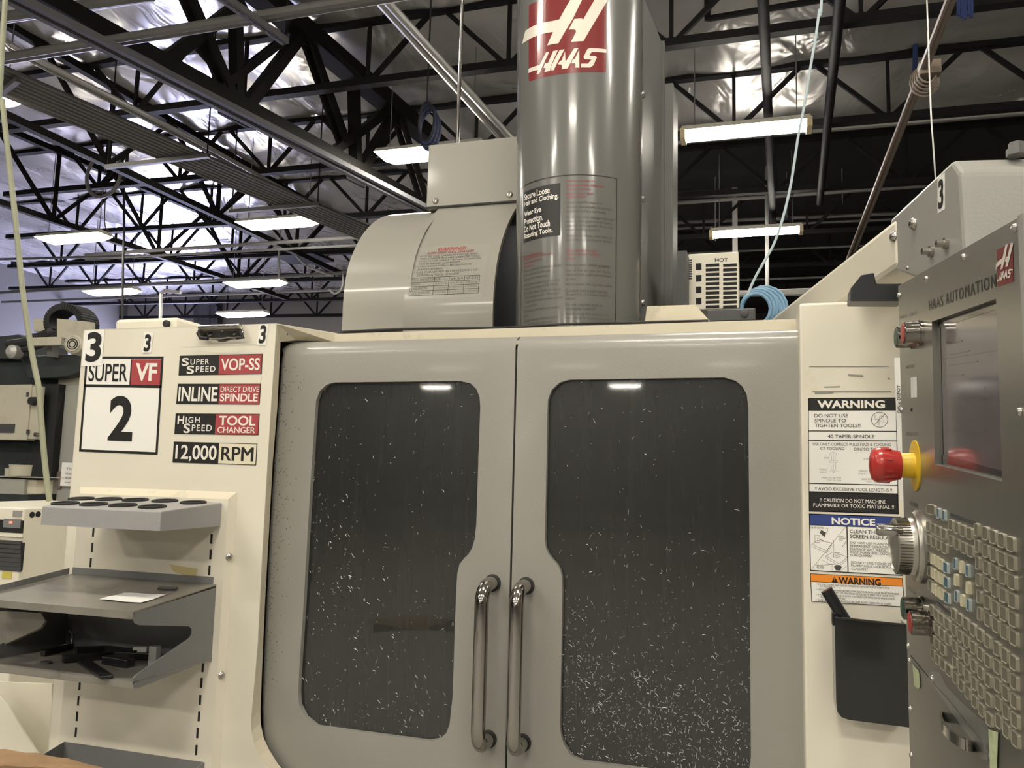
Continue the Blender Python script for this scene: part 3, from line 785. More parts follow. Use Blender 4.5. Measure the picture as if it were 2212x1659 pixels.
def door(oxl, oxr, win, hinge):
    zt0 = 1.886; r = 0.046
    t = MB()
    lowz = 0.2
    W = [aY(x, y, 0) for x, y in win]
    if oxl is None:                                         # left door: rounded, rolled left edge
        path = [aY(x, y, 0) for x, y in ((600, 1690), (584, 1640), (576, 1590), (574, 1532), (578, 1420), (584, 1290), (591, 1150), (600, 1000), (609, 880), (614, 815))]
        path = [V((path[0].x+0.08, 0, path[0].z-0.05))]+path
        rc_ = 0.010; p = path[-1]
        path += [V((p.x+rc_*0.0+rc_*(1-math.cos(R_(k))), 0, zt0-rc_+rc_*math.sin(R_(k)))) for k in range(0, 91, 15)]
        outer = [V((path[0].x+0.02, 0, lowz))]+path
    else:
        path = [V((oxl, 0, zt0))]; outer = [V((oxl, 0, lowz))]+path
    path = path+[V((oxr, 0, zt0))]
    outer += [V((oxr, 0, zt0)), V((oxr, 0, lowz))]
    bm = bmesh.new()
    def loop(ps):
        vs = [bm.verts.new(p) for p in ps]
        return vs, [bm.edges.new((vs[i], vs[(i+1) % len(vs)])) for i in range(len(vs))]
    o_v, o_e = loop(outer); w_v, w_e = loop(W)
    bmesh.ops.triangle_fill(bm, use_beauty=True, use_dissolve=False, edges=o_e+w_e, normal=(0, -1, 0))
    for f in bm.faces:
        if f.normal.y > 0: f.normal_flip()
    bm.verts.index_update()
    t.add([v.co.copy() for v in bm.verts], [[v.index for v in f.verts] for f in bm.faces]); bm.free()
    # reveal of the window opening
    t.strip(W+[W[0]], [p+V((0, 0.018, 0)) for p in W]+[W[0]+V((0, 0.018, 0))])
    # rolled edge swept round the outline
    prev = path
    secs = [(r*math.sin(R_(k)), r-r*math.cos(R_(k))) for k in range(12, 91, 13)]+[(r, 0.10)]
    for out_, bk_ in secs:
        cur = []
        for i, p in enumerate(path):
            d = (path[min(i+1, len(path)-1)]-path[max(i-1, 0)]).normalized(); nrm = V((-d.z, 0, d.x))
            cur.append(p+nrm*(out_*(0.62 if oxl is None and abs(d.z) > 0.8 else 1))+V((0, bk_, 0)))
        t.strip(prev, cur); prev = cur
    # meeting edges
    for x in (() if oxl is None else (oxl,)):
        t.strip([V((x, 0, lowz)), V((x, 0, zt0))], [V((x, 0.05, lowz)), V((x, 0.05, zt0+0.04))])
    t.strip([V((oxr, 0, lowz)), V((oxr, 0, zt0))], [V((oxr, 0.05, lowz)), V((oxr, 0.05, zt0+0.04))])
    d = t.build('door', 'door_grey', mach, smooth=True)
    # pane
    mb = MB(); g = 0.016
    cx = sum((p.x for p in W))/len(W); cz = sum((p.z for p in W))/len(W)
    mb.poly([V((cx+(p.x-cx)*1.03, g, cz+(p.z-cz)*1.02)) for p in W], NF, 0.006)
    mb.build('window_pane', 'window_pane', d)
    return d, W
xg = aY(1107, 1100, 0).x
zt0 = 1.886
doorL, WLp = door(None, xg-0.0028, WL, 'l')
doorR, WRp = door(xg+0.0028, 0.16, WR, 'r')
mb = MB(); mb.box((xg-0.006, 0.02, 0.2), (xg+0.006, 0.06, 1.9)); mb.build('door_seal', 'rubber', mach)
# handles
def handle(door_o, top, bot):
    a, b = aY(*top, 0), aY(*bot, 0)
    x = (a.x+b.x)/2; a.x = b.x = x
    st = 0.088; r = 0.042
    pts = [V((x, 0.0, a.z)), V((x, -st+r, a.z))]
    pts += [V((x, -st+r-r*math.sin(R_(k)), a.z-r+r*math.cos(R_(k)))) for k in range(15, 91, 15)]
    pts += [V((x, -st, a.z-r-(a.z-b.z-2*r)*f)) for f in (0.25, 0.5, 0.75, 1)]
    pts += [V((x, -st+r-r*math.cos(R_(k)), b.z+r-r*math.sin(R_(k)))) for k in range(15, 91, 15)]
    pts += [V((x, 0.0, b.z))]
    mb = MB(); mb.tube(pts, 0.0182, 20); h = mb.build('handle', 'chrome', door_o, smooth=True)
    for c in (a, b):
        mb = MB(); mb.lathe(V((x, 0, c.z)), NF, [(0, 0.0225), (0.004, 0.0225), (0.006, 0.019)], 24); mb.build('washer', 'rubber', door_o, smooth=True)
handle(doorL, (1066, 1259), (1054, 1596))
handle(doorR, (1135.4, 1265), (1130.6, 1604))

# ---- chips stuck to the panes (one heap of swarf nobody could count)
def inside(p, poly):
    c = False; n = len(poly)
    for i in range(n):
        a, b = poly[i], poly[(i+1) % n]
        if (a.z > p.z) != (b.z > p.z) and p.x < (b.x-a.x)*(p.z-a.z)/(b.z-a.z)+a.x: c = not c
    return c
def sliver(mb, c, L, w, ang, curl):
    d = V((math.cos(ang), 0, math.sin(ang))); pts = []
    n = 4; p = V(c)-d*(L/2)
    for i in range(n):
        pts.append(p.copy()); ang += curl; d = V((math.cos(ang), 0, math.sin(ang))); p = p+d*(L/(n-1))
    A = []; B = []
    for i, q in enumerate(pts):
        t_ = (pts[min(i+1, n-1)]-pts[max(i-1, 0)]).normalized(); s_ = V((-t_.z, 0, t_.x))*(w*(0.5 if i in (1, 2) else 0.25))
        A.append(q+s_-V((0, 0.0006*i, 0))); B.append(q-s_)
    mb.strip(A, B)
rc = random.Random(5)
def chips(d, poly, n, dens):
    mb = MB(); xs = [p.x for p in poly]; zs = [p.z for p in poly]; k = 0; tries = 0
    while k < n and tries < n*80:
        tries += 1
        x = rc.uniform(min(xs), max(xs)); z = rc.uniform(min(zs), max(zs))
        fx = (x-min(xs))/(max(xs)-min(xs)); fz = (z-min(zs))/(max(zs)-min(zs))
        if rc.random() > dens(fx, fz) or not inside(V((x, 0, z)), poly): continue
        L = rc.choice((0.002, 0.0025, 0.0035, 0.005, 0.007, 0.011))*rc.uniform(0.7, 1.3)
        ang = rc.gauss(math.pi/2+0.25, 0.75)
        sliver(mb, V((x, 0.0148, z)), L, rc.uniform(0.0007, 0.0015), ang, rc.gauss(0, 0.35)); k += 1
    o = mb.build('swarf', 'chip', d, fix=False); o['kind'] = 'stuff'; o['label'] = 'small bright metal chips stuck to the window pane'
chips(doorL, WLp, 420, lambda x, z: 0.10+(0.75 if (x < 0.30 and 0.25 < z < 0.8) else 0.0)*(0.4+0.6*math.exp(-((z-0.55)/0.18)**2))+(0.45 if z < 0.08 else 0.06)+(0.25 if z < 0.4 else 0))
chips(doorR, WRp, 1350, lambda x, z: 0.03+0.08*(z < 0.6)+0.18*(z < 0.42)+0.95*math.exp(-((z-(0.24-0.20*x))/0.085)**2)+0.25*(z < 0.25))
# dirt specks along the recessed door edge
mb = MB()
for i in range(230):
    f = rc.random(); px = 612-58*f+rc.random()*rc.random()*55; py = 790+720*f
    c = aY(px, py, -0.0006); sliver(mb, c, rc.uniform(0.002, 0.006), 0.0012, rc.uniform(0, 3.1), 0.2)
o = mb.build('swarf', 'chip_dark', doorL, fix=False); o['kind'] = 'stuff'

# ---- right front panel
pr = aY(1726, 655, YP); zr = pr.z; xr = (pr.x+aY(1739.5, 1600, YP).x)/2
mb = MB(); mb.box((xr, YP, 0.12), (0.62, 0.22, zr)); right_panel = mb.build('side_panel', 'cream', mach, bevel=0.006)
# scratches and tape residue on it
mb = MB()
for a, b, w in (((1748, 792), (1920, 791), 0.0018), ((1755, 846), (1925, 846), 0.002), ((1832, 810), (1865, 812), 0.004), ((1780, 836), (1815, 835), 0.0025), ((1760, 849), (1800, 848), 0.004), ((1918, 817), (1922, 819), 0.003)):
    p, q = aY(*a, YP-0.0005), aY(*b, YP-0.0005); mb.beam(p, q, 0.0006, w)
mb.build('scratch', 'grey_print', mach)
rs = random.Random(3)
for k, (px, py) in enumerate(((1744, 806), (1756, 818), (1742, 834), (1760, 842))):
    c = aY(px, py, YP-0.0006); mb = MB(); mb.poly([c+V((rs.uniform(0.5, 1.1)*0.008*math.cos(a*0.785), 0, rs.uniform(0.5, 1.1)*0.008*math.sin(a*0.785))) for a in range(8)], NF, 0.0003)
    mb.build('tape_residue', 'sticker_cream', mach)

# ---- head column cover
CX, CY, CR = -0.539, 0.40, 0.198
def col_r(z): return CR+0.010*(z-2.0)
def col_x(z): return CX-0.010*(z-2.0)
def COLP(th, z, h=0.0):
    r = col_r(z)+h; return V((col_x(z)+r*math.sin(th), CY-r*math.cos(th), z))
def col_uv(px, py):
    d = ray(px, py); z = 2.5
    for _ in range(4):
        cx, r = col_x(z), col_r(z)
        ox, oy = CAM.x-cx, CAM.y-CY
        A = d.x*d.x+d.y*d.y; B = 2*(ox*d.x+oy*d.y); C_ = ox*ox+oy*oy-r*r
        D = max(0.0, B*B-4*A*C_); k = (-B-math.sqrt(D))/(2*A); z = CAM.z+d.z*k
    p = CAM+d*k
    return math.atan2(p.x-cx, -(p.y-CY)), z
zb, ztop = 1.93, 3.9
mb = MB(); n = 40
for z0, z1 in ((zb, 2.6), (2.6, 3.3), (3.3, ztop)):
    A = [COLP(R_(-90+180*i/n), z0) for i in range(n+1)]; B = [COLP(R_(-90+180*i/n), z1) for i in range(n+1)]
    mb.strip(A, B)
hx = lambda z: col_x(z)+col_r(z)
# flat side with a sloping top corner
s1 = aX(1393, 0, hx(3.3)); s2 = aX(1432, 98, hx(3.2)); 
side_mb = MB()
side_mb.add([V((hx(zb), CY, zb)), V((hx(zb), s2.y, zb)), V((hx(3.2), s2.y, s2.z)), V((hx(3.3), s1.y, s1.z)), V((hx(3.3), CY+0.02, s1.z+0.35)), V((hx(3.3), CY, s1.z+0.35))], [(0, 1, 2, 3, 4, 5)])
lx = lambda z: col_x(z)-col_r(z)
mb.add([V((lx(zb), CY, zb)), V((lx(zb), s2.y, zb)), V((lx(3.3), s2.y, s1.z)), V((lx(3.9), CY, 3.9))], [(0, 3, 2, 1)])
head = mb.build('head_cover', 'head_grey', mach, smooth=True)
side_mb.build('head_side', 'head_side', mach)
mb = MB(); mb.poly([V((hx(3.2)-0.002, s2.y, s2.z+0.004)), V((hx(3.3)-0.002, s1.y, s1.z+0.004)), V((hx(3.3)-0.30, s1.y, s1.z+0.004)), V((hx(3.2)-0.30, s2.y, s2.z+0.004))], V((0, 0.5, 0.8)).normalized(), 0.004); mb.build('cover_slope', 'head_side', mach)
# lip and rear column
mb = MB(); mb.beam(V((hx(2.0)+0.004, s2.y-0.02, zb)), V((hx(3.1)+0.004, s2.y-0.02, s2.z)), 0.012, 0.03); mb.build('cover_lip', 'head_grey', mach)
mb = MB(); q = aX(1464, 400, -0.30); mb.box((-0.78, s2.y, zb), (-0.30, q.y, aX(1440, 108, -0.30).z)); mb.build('rear_column', 'head_side', mach, bevel=0.006)
for px, py in ((1388, 205), (1388, 430), (1387, 655)):
    p = aX(px, py, hx(2.6)); mb = MB(); mb.lathe(p, V((1, 0, 0)), [(0, 0.012), (0.004, 0.012), (0.008, 0.008)], 14); mb.build('bolt', 'bolt_steel', mach, smooth=True)
# logo
LOGO_BG = [(200, 130), (206, 104), (225, 86), (420, 5), (700, -90), (1000, -160), (1300, -190), (1600, -190), (1640, -185), (1655, -160), (1655, 400), (1655, 1000), (1650, 1340), (1635, 1368), (1300, 1355), (1000, 1375), (600, 1430), (240, 1530), (215, 1535), (196, 1505), (196, 800)]
LOGO_W = [[(75, 835), (135, 585), (270, 500), (430, 440), (640, 400), (770, 370), (985, -10), (1060, -140), (1290, -170), (1235, -70), (1030, 350), (755, 820), (545, 860), (655, 605), (430, 650), (250, 720), (150, 780)],
 [(950, 560), (1055, 360), (1190, 350), (1220, 370), (1440, -10), (1520, -170), (1775, -160), (1690, -10), (1225, 780), (990, 795), (1085, 610), (1080, 575), (1050, 558)],
 [(195, 1300), (300, 1260), (405, 1228), (520, 995), (585, 980), (400, 1390), (345, 1408), (375, 1320), (290, 1340), (195, 1380)],
 [(475, 1285), (500, 1200), (560, 1190), (660, 965), (745, 950), (612, 1255), (598, 1342), (490, 1362), (520, 1285)],
 [(625, 1335), (615, 1265), (780, 945), (870, 932), (668, 1325)],
 [(745, 1220), (785, 1150), (815, 1145), (880, 970), (890, 1170), (1050, 915), (1130, 912), (925, 1295), (820, 1305), (820, 1240), (795, 1218)],
 [(1000, 1195), (1020, 1130), (1065, 1115), (1145, 940), (1148, 1280), (1075, 1280), (1075, 1215), (1060, 1198)],
 [(1180, 1275), (1180, 1205), (1310, 1205), (1375, 1125), (1250, 1120), (1225, 1080), (1300, 930), (1345, 908), (1655, 935), (1655, 1000), (1380, 985), (1335, 1050), (1450, 1058), (1478, 1085), (1410, 1235), (1350, 1278)]]
def lpx(p): return (1120+p[0]/8.732, p[1]/8.732)
D = Decal(lambda u, v, h: COLP(u, v, h), curved=0.05)
D.poly('logo_red', [col_uv(*lpx(p)) for p in LOGO_BG], h=1, kind='emblem_ground')
for P in LOGO_W: D.poly('logo_white', [col_uv(*lpx(p)) for p in P], h=2, kind='emblem')
D.build(head, 0.0006)
# safety notice wrapped on the column: frame from photo, text in the unrolled sheet
th0, zT = col_uv(1126.5, 402); th1, zT2 = col_uv(1333, 382); zT = (col_uv(1230, 381)[1]+zT2)/2
def sgn(cx, cy):                                            # unrolled sheet coordinates from the enlarged view: left column and right column
    return cx, cy
zBt = 1.94
D = Decal(lambda u, v, h: COLP(u, v, h), curved=0.05)
def CU(px): return col_uv(px, 520)[0]
ulin = lambda f: th0+(th1-th0)*f
bt = 0.0028/CR
for r in ((th0, zT, th1, zT-0.003), (th0, zT, th0+bt, zBt), (th1-bt, zT, th1, zBt)): D.rect('black_print', *r, h=1, kind='border')
UL, UR_ = CU(1131), CU(1210)
zk1, zk0 = col_uv(1180, 400)[1], col_uv(1180, 512)[1]
D.rect('black_print', UL, zk1, UR_, zk0, h=1, kind='panel')
def zat(py, px=1270): return col_uv(px, py)[1]
lines = [('Secure Loose', 1187, 407, 421), ('Hair and Clothing.', 1206, 423, 438), ('Wear Eye', 1169, 446, 460), ('Protection.', 1173, 462, 476), ('Do Not Touch', 1188, 478, 492), ('Rotating Tools.', 1194, 495, 509)]
zoff = zat(404, 1180)-zat(404, 1270)
for s_, xr_, ya, yb in lines: D.text(s_, 'white_print', CU(1133), col_uv(1170, ya)[1], CU(xr_), col_uv(1170, yb)[1], bold=0.022, h=2)
RB = [('Never operate or', 1285, 391, 'faded_red'), ('maintain this machine', 1305, 400, 'faded_red'), ('without proper', 1276, 409, 'faded_red'), ('instruction and', 1279, 418, 'faded_red'), ('supervision', 1265, 426, 'faded_red'),
 ('Never modify machine.', 1301, 438, 0), ('Always electrically disconnect', 1323, 448, 0), ('machine before servicing', 1308, 457, 0), ('To avoid tool changer damage', 1326, 470, 0), ('ensure that tools are properly', 1323, 479, 0), ('aligned with spindle drive lugs', 1324, 488, 0), ('when loading tools!!!', 1294, 497, 0), ('Additional safety interlocks are', 1325, 510, 0), ('available, contact your dealer', 1322, 519, 0),
 ('This machine can', 1288, 541, 'faded_red'), ('cause severe bodily', 1297, 550, 'faded_red'), ('injury.', 1243, 559, 'faded_red'), ('Always wear safety goggles.', 1318, 573, 0), ('Use of the air gun can force', 1319, 585, 0), ('objects into unprotected eyes', 1322, 594, 0), ('or skin.', 1245, 603, 0), ('Sharp tools will cut skin easily.', 1325, 615, 0), ('Coolant and swarf can be', 1312, 628, 0), ('dangerous to inhale, touch or', 1322, 637, 0), ('ingest', 1242, 646, 0), ('Do not machine toxic or', 1304, 658, 0), ('flammable material', 1287, 667, 0), ('Avoid using the machine in', 1314, 679, 0), ('wet, damp or poorly lit areas.', 1321, 688, 0)]
for s_, xr_, yc, c in RB: D.text(s_, c or 'faded_print', CU(1222), zat(yc-3.4), CU(xr_), zat(yc+3.4), bold=0.012 if c else 0.004, h=1)
LB = [('This machine is', 1171, 545, 'faded_red'), ('automatically controlled', 1197, 551, 'faded_red'), ('and may start at', 1172, 560, 'faded_red'), ('any time.', 1152, 569, 'faded_red'), ('Never push any buttons when', 1213, 578, 0), ('your body or hands are', 1190, 587, 0), ('loading this machine.', 1184, 597, 0), ('Never place your hand on the', 1210, 609, 0), ('spindle and press ATC FWD', 1207, 618, 0), ('ATC REV, Next Tool, or cause', 1212, 628, 0), ('a tool change cycle. The tool', 1208, 637, 0), ('changer will move in and crush', 1216, 647, 0), ('your hand!!!', 1160, 657, 0), ('Do not operate with the doors', 1211, 667, 0), ('open.', 1142, 677, 0), ('Securely clamp work to table,', 1209, 688, 0), ('parts can be thrown with', 1195, 697, 0)]
for s_, xr_, yc, c in LB: D.text(s_, c or 'faded_print', CU(1131), zat(yc-3.4, 1170), CU(xr_), zat(yc+3.4, 1170), bold=0.010 if c else 0.003, h=1)
D.build(head, 0.0006)

# ---- tool changer cover: a rounded shell that runs along x
XE = aY(1065, 702, 0.35).x; XL = aY(739, 716, 0.35).x; XM = aY(871, 716, 0.35).x
prof = [aX(x, y, XE) for x, y in ((1064, 712), (1064.5, 670), (1066, 635), (1069, 600), (1073.5, 567), (1080, 536), (1088, 508), (1098, 482), (1110, 457), (1124, 436))]
prof = smooth_path(prof, 4)
prof = [V((0, p.y, p.z)) for p in prof]
cen = V((0, prof[-1].y, prof[0].z))
back = V((0, prof[-1].y+0.25, prof[-1].z+0.005))
P1 = prof+[back]
mb = MB(); mb.strip([V((XM, p.y, p.z)) for p in P1], [V((XE, p.y, p.z)) for p in P1])
mb.strip([V((XM, p.y, p.z)) for p in P1], [V((XM, p.y+(cen.y-p.y)*0.06, p.z+(cen.z-p.z)*0.03)) for p in P1])
mb.strip([V((XE, p.y, p.z)) for p in P1], [V((XE, p.y+(cen.y-p.y)*0.05, p.z+(cen.z-p.z)*0.03)) for p in P1])
tc = mb.build('changer_cover', 'cover_grey', mach, smooth=True)
def shrink(p, k): return V((0, cen.y+0.25+(p.y-cen.y-0.25)*k, 1.95+(p.z-1.95)*k))
lp = [aX(x, y, XL) for x, y in ((738, 716), (739.5, 690), (741, 655), (744.5, 618), (751, 580), (763, 545), (781, 510), (803, 484), (826, 469), (850, 463))]
lp = [V((0, p.y, p.z)) for p in smooth_path(lp, 4)]; lp.append(V((0, lp[-1].y+0.35, lp[-1].z+0.004)))
mb = MB(); mb.strip([V((XL, p.y, p.z)) for p in lp], [V((XM+0.02, p.y, p.z)) for p in lp])
mb.poly([V((XL+0.001, p.y, p.z)) for p in lp]+[V((XL+0.001, lp[-1].y, 1.95)), V((XL+0.001, lp[0].y, 1.95))], V((-1, 0, 0)))
mb.build('changer_cover', 'cover_grey', mach, smooth=True)
mb = MB(); mb.poly([V((XE-0.035, p.y+0.006, p.z-0.006)) for p in P1]+[V((XE-0.035, back.y, 1.95)), V((XE-0.035, prof[0].y, 1.95))], V((1, 0, 0)), 0.004); mb.build('end_plate', 'casting_dark', mach)
# upright box behind it
yb = prof[-1].y-0.01
a, b, c, d = aY(925.5, 312, yb), aY(1113, 296, yb), aY(1113, 431, yb), aY(925.5, 446, yb)
mb = MB(); mb.box((a.x, yb, (c.z+d.z)/2-0.01), (b.x+0.12, yb+0.3, (a.z+b.z)/2)); mb.build('upper_box', 'cover_grey', mach, bevel=0.004)
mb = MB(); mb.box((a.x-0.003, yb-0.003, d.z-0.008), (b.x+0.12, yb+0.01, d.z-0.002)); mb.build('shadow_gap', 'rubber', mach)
for px, py in ((941, 434), (1101, 421)):
    p = aY(px, py, yb); mb = MB(); mb.lathe(p, NF, [(0, 0.012), (0.002, 0.012), (0.006, 0.008), (0.0065, 0.004), (0.003, 0.0038)], 16); mb.build('bolt', 'bolt_steel', mach, smooth=True)
# chrome riser above the box
p = aY(988, 306, yb+0.12); mb = MB(); mb.tube([p-V((0, 0, 0.05)), V((p.x, p.y, roofz(p.dot(BU))))], 0.0075, 10); mb.build('riser_pipe', 'chrome', mach, smooth=True)

# label on the rounded cover, mapped along its arc
arcL = [0.0]
for i in range(1, len(prof)): arcL.append(arcL[-1]+(prof[i]-prof[i-1]).length)
def on_cover(x, s, h=0.0):
    s = max(0, min(arcL[-1]-1e-6, s)); i = max(k for k in range(len(arcL)-1) if arcL[k] <= s)
    f = (s-arcL[i])/(arcL[i+1]-arcL[i]); p = prof[i].lerp(prof[i+1], f); tn = (prof[i+1]-prof[i]).normalized()
    nrm = V((0, -tn.z, tn.y)); q = p+nrm*h; return V((x, q.y, q.z))
def cov_s(px, py):                                          # nearest point of the cover along the pixel's ray
    best = (9, 0, 0)
    d = ray(px, py)
    for k in range(400):
        s = arcL[-1]*k/400; p = on_cover(0, s); t_ = (p.y-CAM.y)/d.y; e = abs(CAM.z+d.z*t_-p.z)
        if e < best[0]: best = (e, s, CAM.x+d.x*t_)
    return best[2], best[1]
xa, sa = cov_s(877, 648); xb, sb_ = cov_s(1046, 640); xc, sc_ = cov_s(1056, 526); xd, sd_ = cov_s(892, 534)
x0, x1 = (xa+xd)/2, (xb+xc)/2; s0, s1 = (sa+sb_)/2, (sc_+sd_)/2
D = Decal(lambda u, v, h: on_cover(x0+(x1-x0)*u, s0+(s1-s0)*(1-v), h+0.0004))
class Sub:
    pass
def slice_rect(D, col, u0, v0, u1, v1, h, kind, n=8):
    for i in range(n): D.rect(col, u0, v0+(v1-v0)*i/n, u1, v0+(v1-v0)*(i+1)/n, h=h, kind=kind)
slice_rect(D, 'sticker_grey', 0, 0, 1, 1, 0, 'sheet', 12)
D.text('WARNING!', 'red_print', 0.33, 0.045, 0.70, 0.125, bold=0.025, shear=0.25)
D.text('SUPER SPEED TOOL CHANGER', 'faded_red', 0.20, 0.135, 0.81, 0.185, bold=0.02, shear=0.25)
for i, (s_, a_, b_) in enumerate((('• AN EXTRA TOOL CHANGE MAY OCCUR WHEN', .09, .87), ('TOOL CHANGER PUTS AWAY OVERSIZED TOOLS', .13, .90), ('• TOOLS LARGER THAN 3" (76.2 mm) IN DIAMETER', .09, .92), ('MUST BE FLAGGED AS OVERSIZED', .13, .66), ('• TOOLS HEAVIER THAN 4 LBS (2 kg) MUST BE', .09, .82), ('FLAGGED AS HEAVY', .13, .46), ('• TOOL CHANGER ARM WILL MOVE DOWN 4 1/2"', .09, .91), ('DURING A TOOL CHANGE', .13, .68))):
    D.text(s_, 'faded_print', a_, 0.205+i*0.053, b_, 0.243+i*0.053, bold=0.008, shear=0.15)
tv = [0.64, 0.72, 0.79, 0.865, 0.94]; tu = [0.06, 0.37, 0.56, 0.755, 0.945]
for v in tv: D.rect('black_print', tu[0], v-0.004, tu[-1], v+0.004, h=1, kind='border')
for u in tu: slice_rect(D, 'black_print', u-0.003, tv[0], u+0.003, tv[-1], 1, 'border', 4)
for r, (nm, vals) in enumerate((('TOOL LIMITATIONS', ('VF-1/2', 'VF-3/4', 'VF-5/11')), ('WEIGHT', ('12 lbs (5.5 kg)',)*3), ('GAGE LENGTH', ('11" (279 mm)',)*3), ('TOOL DIAMETER', ('5" (127 mm)', '5" (127 mm)', '6" (152 mm)')))):
    D.text(nm, 'faded_print', tu[0]+.015, tv[r]+.018, tu[0]+.015+0.0195*len(nm), tv[r+1]-.018, bold=0.008)
    for k, s_ in enumerate(vals): D.text(s_, 'faded_print', tu[k+1]+.02, tv[r]+.018, tu[k+2]-.02, tv[r+1]-.018, bold=0.004)
D.build(tc, 0.0004)

# ---- things on top of the enclosure
a, b, c, d = (aY(x, y, 0.2) for x, y in ((1393, 695), (1397, 661), (1502, 658), (1533, 693)))
mb = MB(); mb.poly([a, b, c, d], NF, 0.12); mb.build('roof_block', 'cream_dirt_shade', mach, bevel=0.002)
mb = MB(); mb.box(aY(1527, 669, 0.35), aY(1632, 692, 0.35)+V((0, 0.1, 0))); mb.build('cable_guard', 'dark_grey', mach, bevel=0.003)
p = aY(1608, 677, 0.35); mb = MB(); mb.lathe(p, NF, [(0, 0.012), (0.004, 0.012), (0.006, 0.007)], 14); mb.build('bolt', 'dark_grey', mach, smooth=True)
mb = MB(); mb.box(aY(1463, 542, 0.62), aY(1483, 660, 0.62)+V((0, 0.1, 0))); mb.build('chain_bracket', 'dark_grey', mach)
# ================================================================== STICKERS ON THE PANELS
def fY(px, py): return aY(px, py, YP)
# SUPER VF 2 badge
o, D = label_on(left_panel, ((186, 770), (354, 770), (171, 975.5)), fY, NF, 'sticker_white', desc='white model badge with a thick black border')
D.frame('black_print', 0, 0, 1, 1, 0.028, tv=0.026)
D.rect('black_print', 0.0, 0.295, 1, 0.325, kind='border')
D.rect('red_print', 0.605, 0.03, 0.972, 0.295, kind='panel')
D.rect('black_print', 0.59, 0.03, 0.606, 0.295, kind='border')
D.text('SUPER', 'black_print', 0.055, 0.075, 0.56, 0.265, bold=0.012)
D.text('VF', 'white_print', 0.66, 0.07, 0.93, 0.255, bold=0.03)
D.text('2', 'black_print', 0.36, 0.41, 0.67, 0.875, bold=0.03)
D.build(o)
# four option badges
def badge(cs, split, left_col, right_col):
    o, D = label_on(left_panel, cs, fY, NF, left_col)
    D.rect(right_col, split, 0.03, 0.992, 0.97, kind='panel')
    D.frame('black_print', 0, 0, 1, 1, 0.008, tv=0.03)
    return o, D
o, D = badge(((388.5, 768.5), (567.5, 764.2), (386, 811)), 0.49, 'black_print', 'red_print')
D.text('S', 'white_print', 0.03, 0.12, 0.12, 0.52, bold=0.02); D.text('UPER', 'white_print', 0.14, 0.19, 0.37, 0.47, bold=0.01, spacing=1.2)
D.text('S', 'white_print', 0.10, 0.52, 0.19, 0.93, bold=0.02); D.text('PEED', 'white_print', 0.21, 0.56, 0.45, 0.84, bold=0.01, spacing=1.2)
D.text('VOP-SS', 'white_print', 0.515, 0.20, 0.975, 0.80, bold=0.018); D.build(o)
o, D = badge(((384.5, 829), (564, 828.8), (381, 872.6)), 0.515, 'black_print', 'red_print')
D.text('INLINE', 'white_print', 0.02, 0.15, 0.495, 0.86, bold=0.022)
D.text('DIRECT DRIVE', 'white_print', 0.53, 0.14, 0.985, 0.40, bold=0.008); D.text('SPINDLE', 'white_print', 0.53, 0.48, 0.975, 0.86, bold=0.02); D.build(o)
o, D = badge(((380, 893), (561, 894), (377, 937.6)), 0.49, 'black_print', 'red_print')
D.text('H', 'white_print', 0.03, 0.12, 0.11, 0.52, bold=0.02); D.text('IGH', 'white_print', 0.13, 0.17, 0.30, 0.45, bold=0.01, spacing=1.2)
D.text('S', 'white_print', 0.11, 0.48, 0.19, 0.95, bold=0.02); D.text('PEED', 'white_print', 0.21, 0.54, 0.45, 0.84, bold=0.01, spacing=1.2)
D.text('TOOL', 'white_print', 0.53, 0.10, 0.96, 0.56, bold=0.022); D.text('CHANGER', 'white_print', 0.52, 0.63, 0.96, 0.91, bold=0.012); D.build(o)
o, D = badge(((376, 954), (556, 958.5), (373, 999)), 0.555, 'black_print', 'sticker_cream')
D.text('12,000', 'white_print', 0.03, 0.14, 0.53, 0.93, bold=0.016); D.text('RPM', 'black_print', 0.59, 0.18, 0.96, 0.83, bold=0.03); D.build(o)
# number stickers
for cs, base, box, b in ((((184, 714), (227, 712), (177, 791)), 'sticker_white', (0.16, 0.06, 0.92, 0.90), 0.03), (((313, 718), (332, 718), (308, 762)), 'sticker_white', (0.12, 0.10, 0.86, 0.95), 0.035), (((562, 700), (581, 700), (556, 745)), 'sticker_white', (0.12, 0.06, 0.88, 0.94), 0.03)):
    o, D = label_on(left_panel, cs, fY, NF, base, name='number_sticker', lift=0.0012); D.text('3', 'black_print', *box, bold=b); D.build(o)
# clear film outlines around the badges
mb = MB()
for a, b in (((390, 750), (572, 744)), ((572, 744), (570, 764)), ((566, 812), (562, 829))): mb.beam(aY(*a, YP-0.0004), aY(*b, YP-0.0004), 0.0004, 0.0008)
mb.build('film_edge', 'cream_dirt_shade', mach)

# warning label on the side panel: coordinates from the enlarged view
CW = lambda x, y: (1700+x/3.318, 840+y/3.318)
def uvW(u0, v0, u1, v1): return (u0, v0, u1, v1)
o, D = label_on(right_panel, (CW(150, 66), CW(783, 62), CW(157, 878)), fY, NF, 'sticker_white', desc='white spindle warning label with black bands')
def T(s_, col, x0, y0, x1, y1, **k): D.text(s_, col, (x0-152)/642, (y0-64)/(818), (x1-152)/642, (y1-64)/818, **k)
vv = lambda y: (y-64)/818
D.rect('black_print', 0, 0, 1, vv(156), kind='header_band'); D.rect('black_print', 0, vv(742), 1, 1, kind='footer_band')
for y in (304, 372, 682, 742): D.rect('black_print', 0, vv(y)-0.004, 1, vv(y)+0.004, kind='border')
D.frame('black_print', 0, 0, 1, 1, 0.008, tv=0.006)
T('WARNING', 'white_print', 222, 82, 712, 140, bold=0.035)
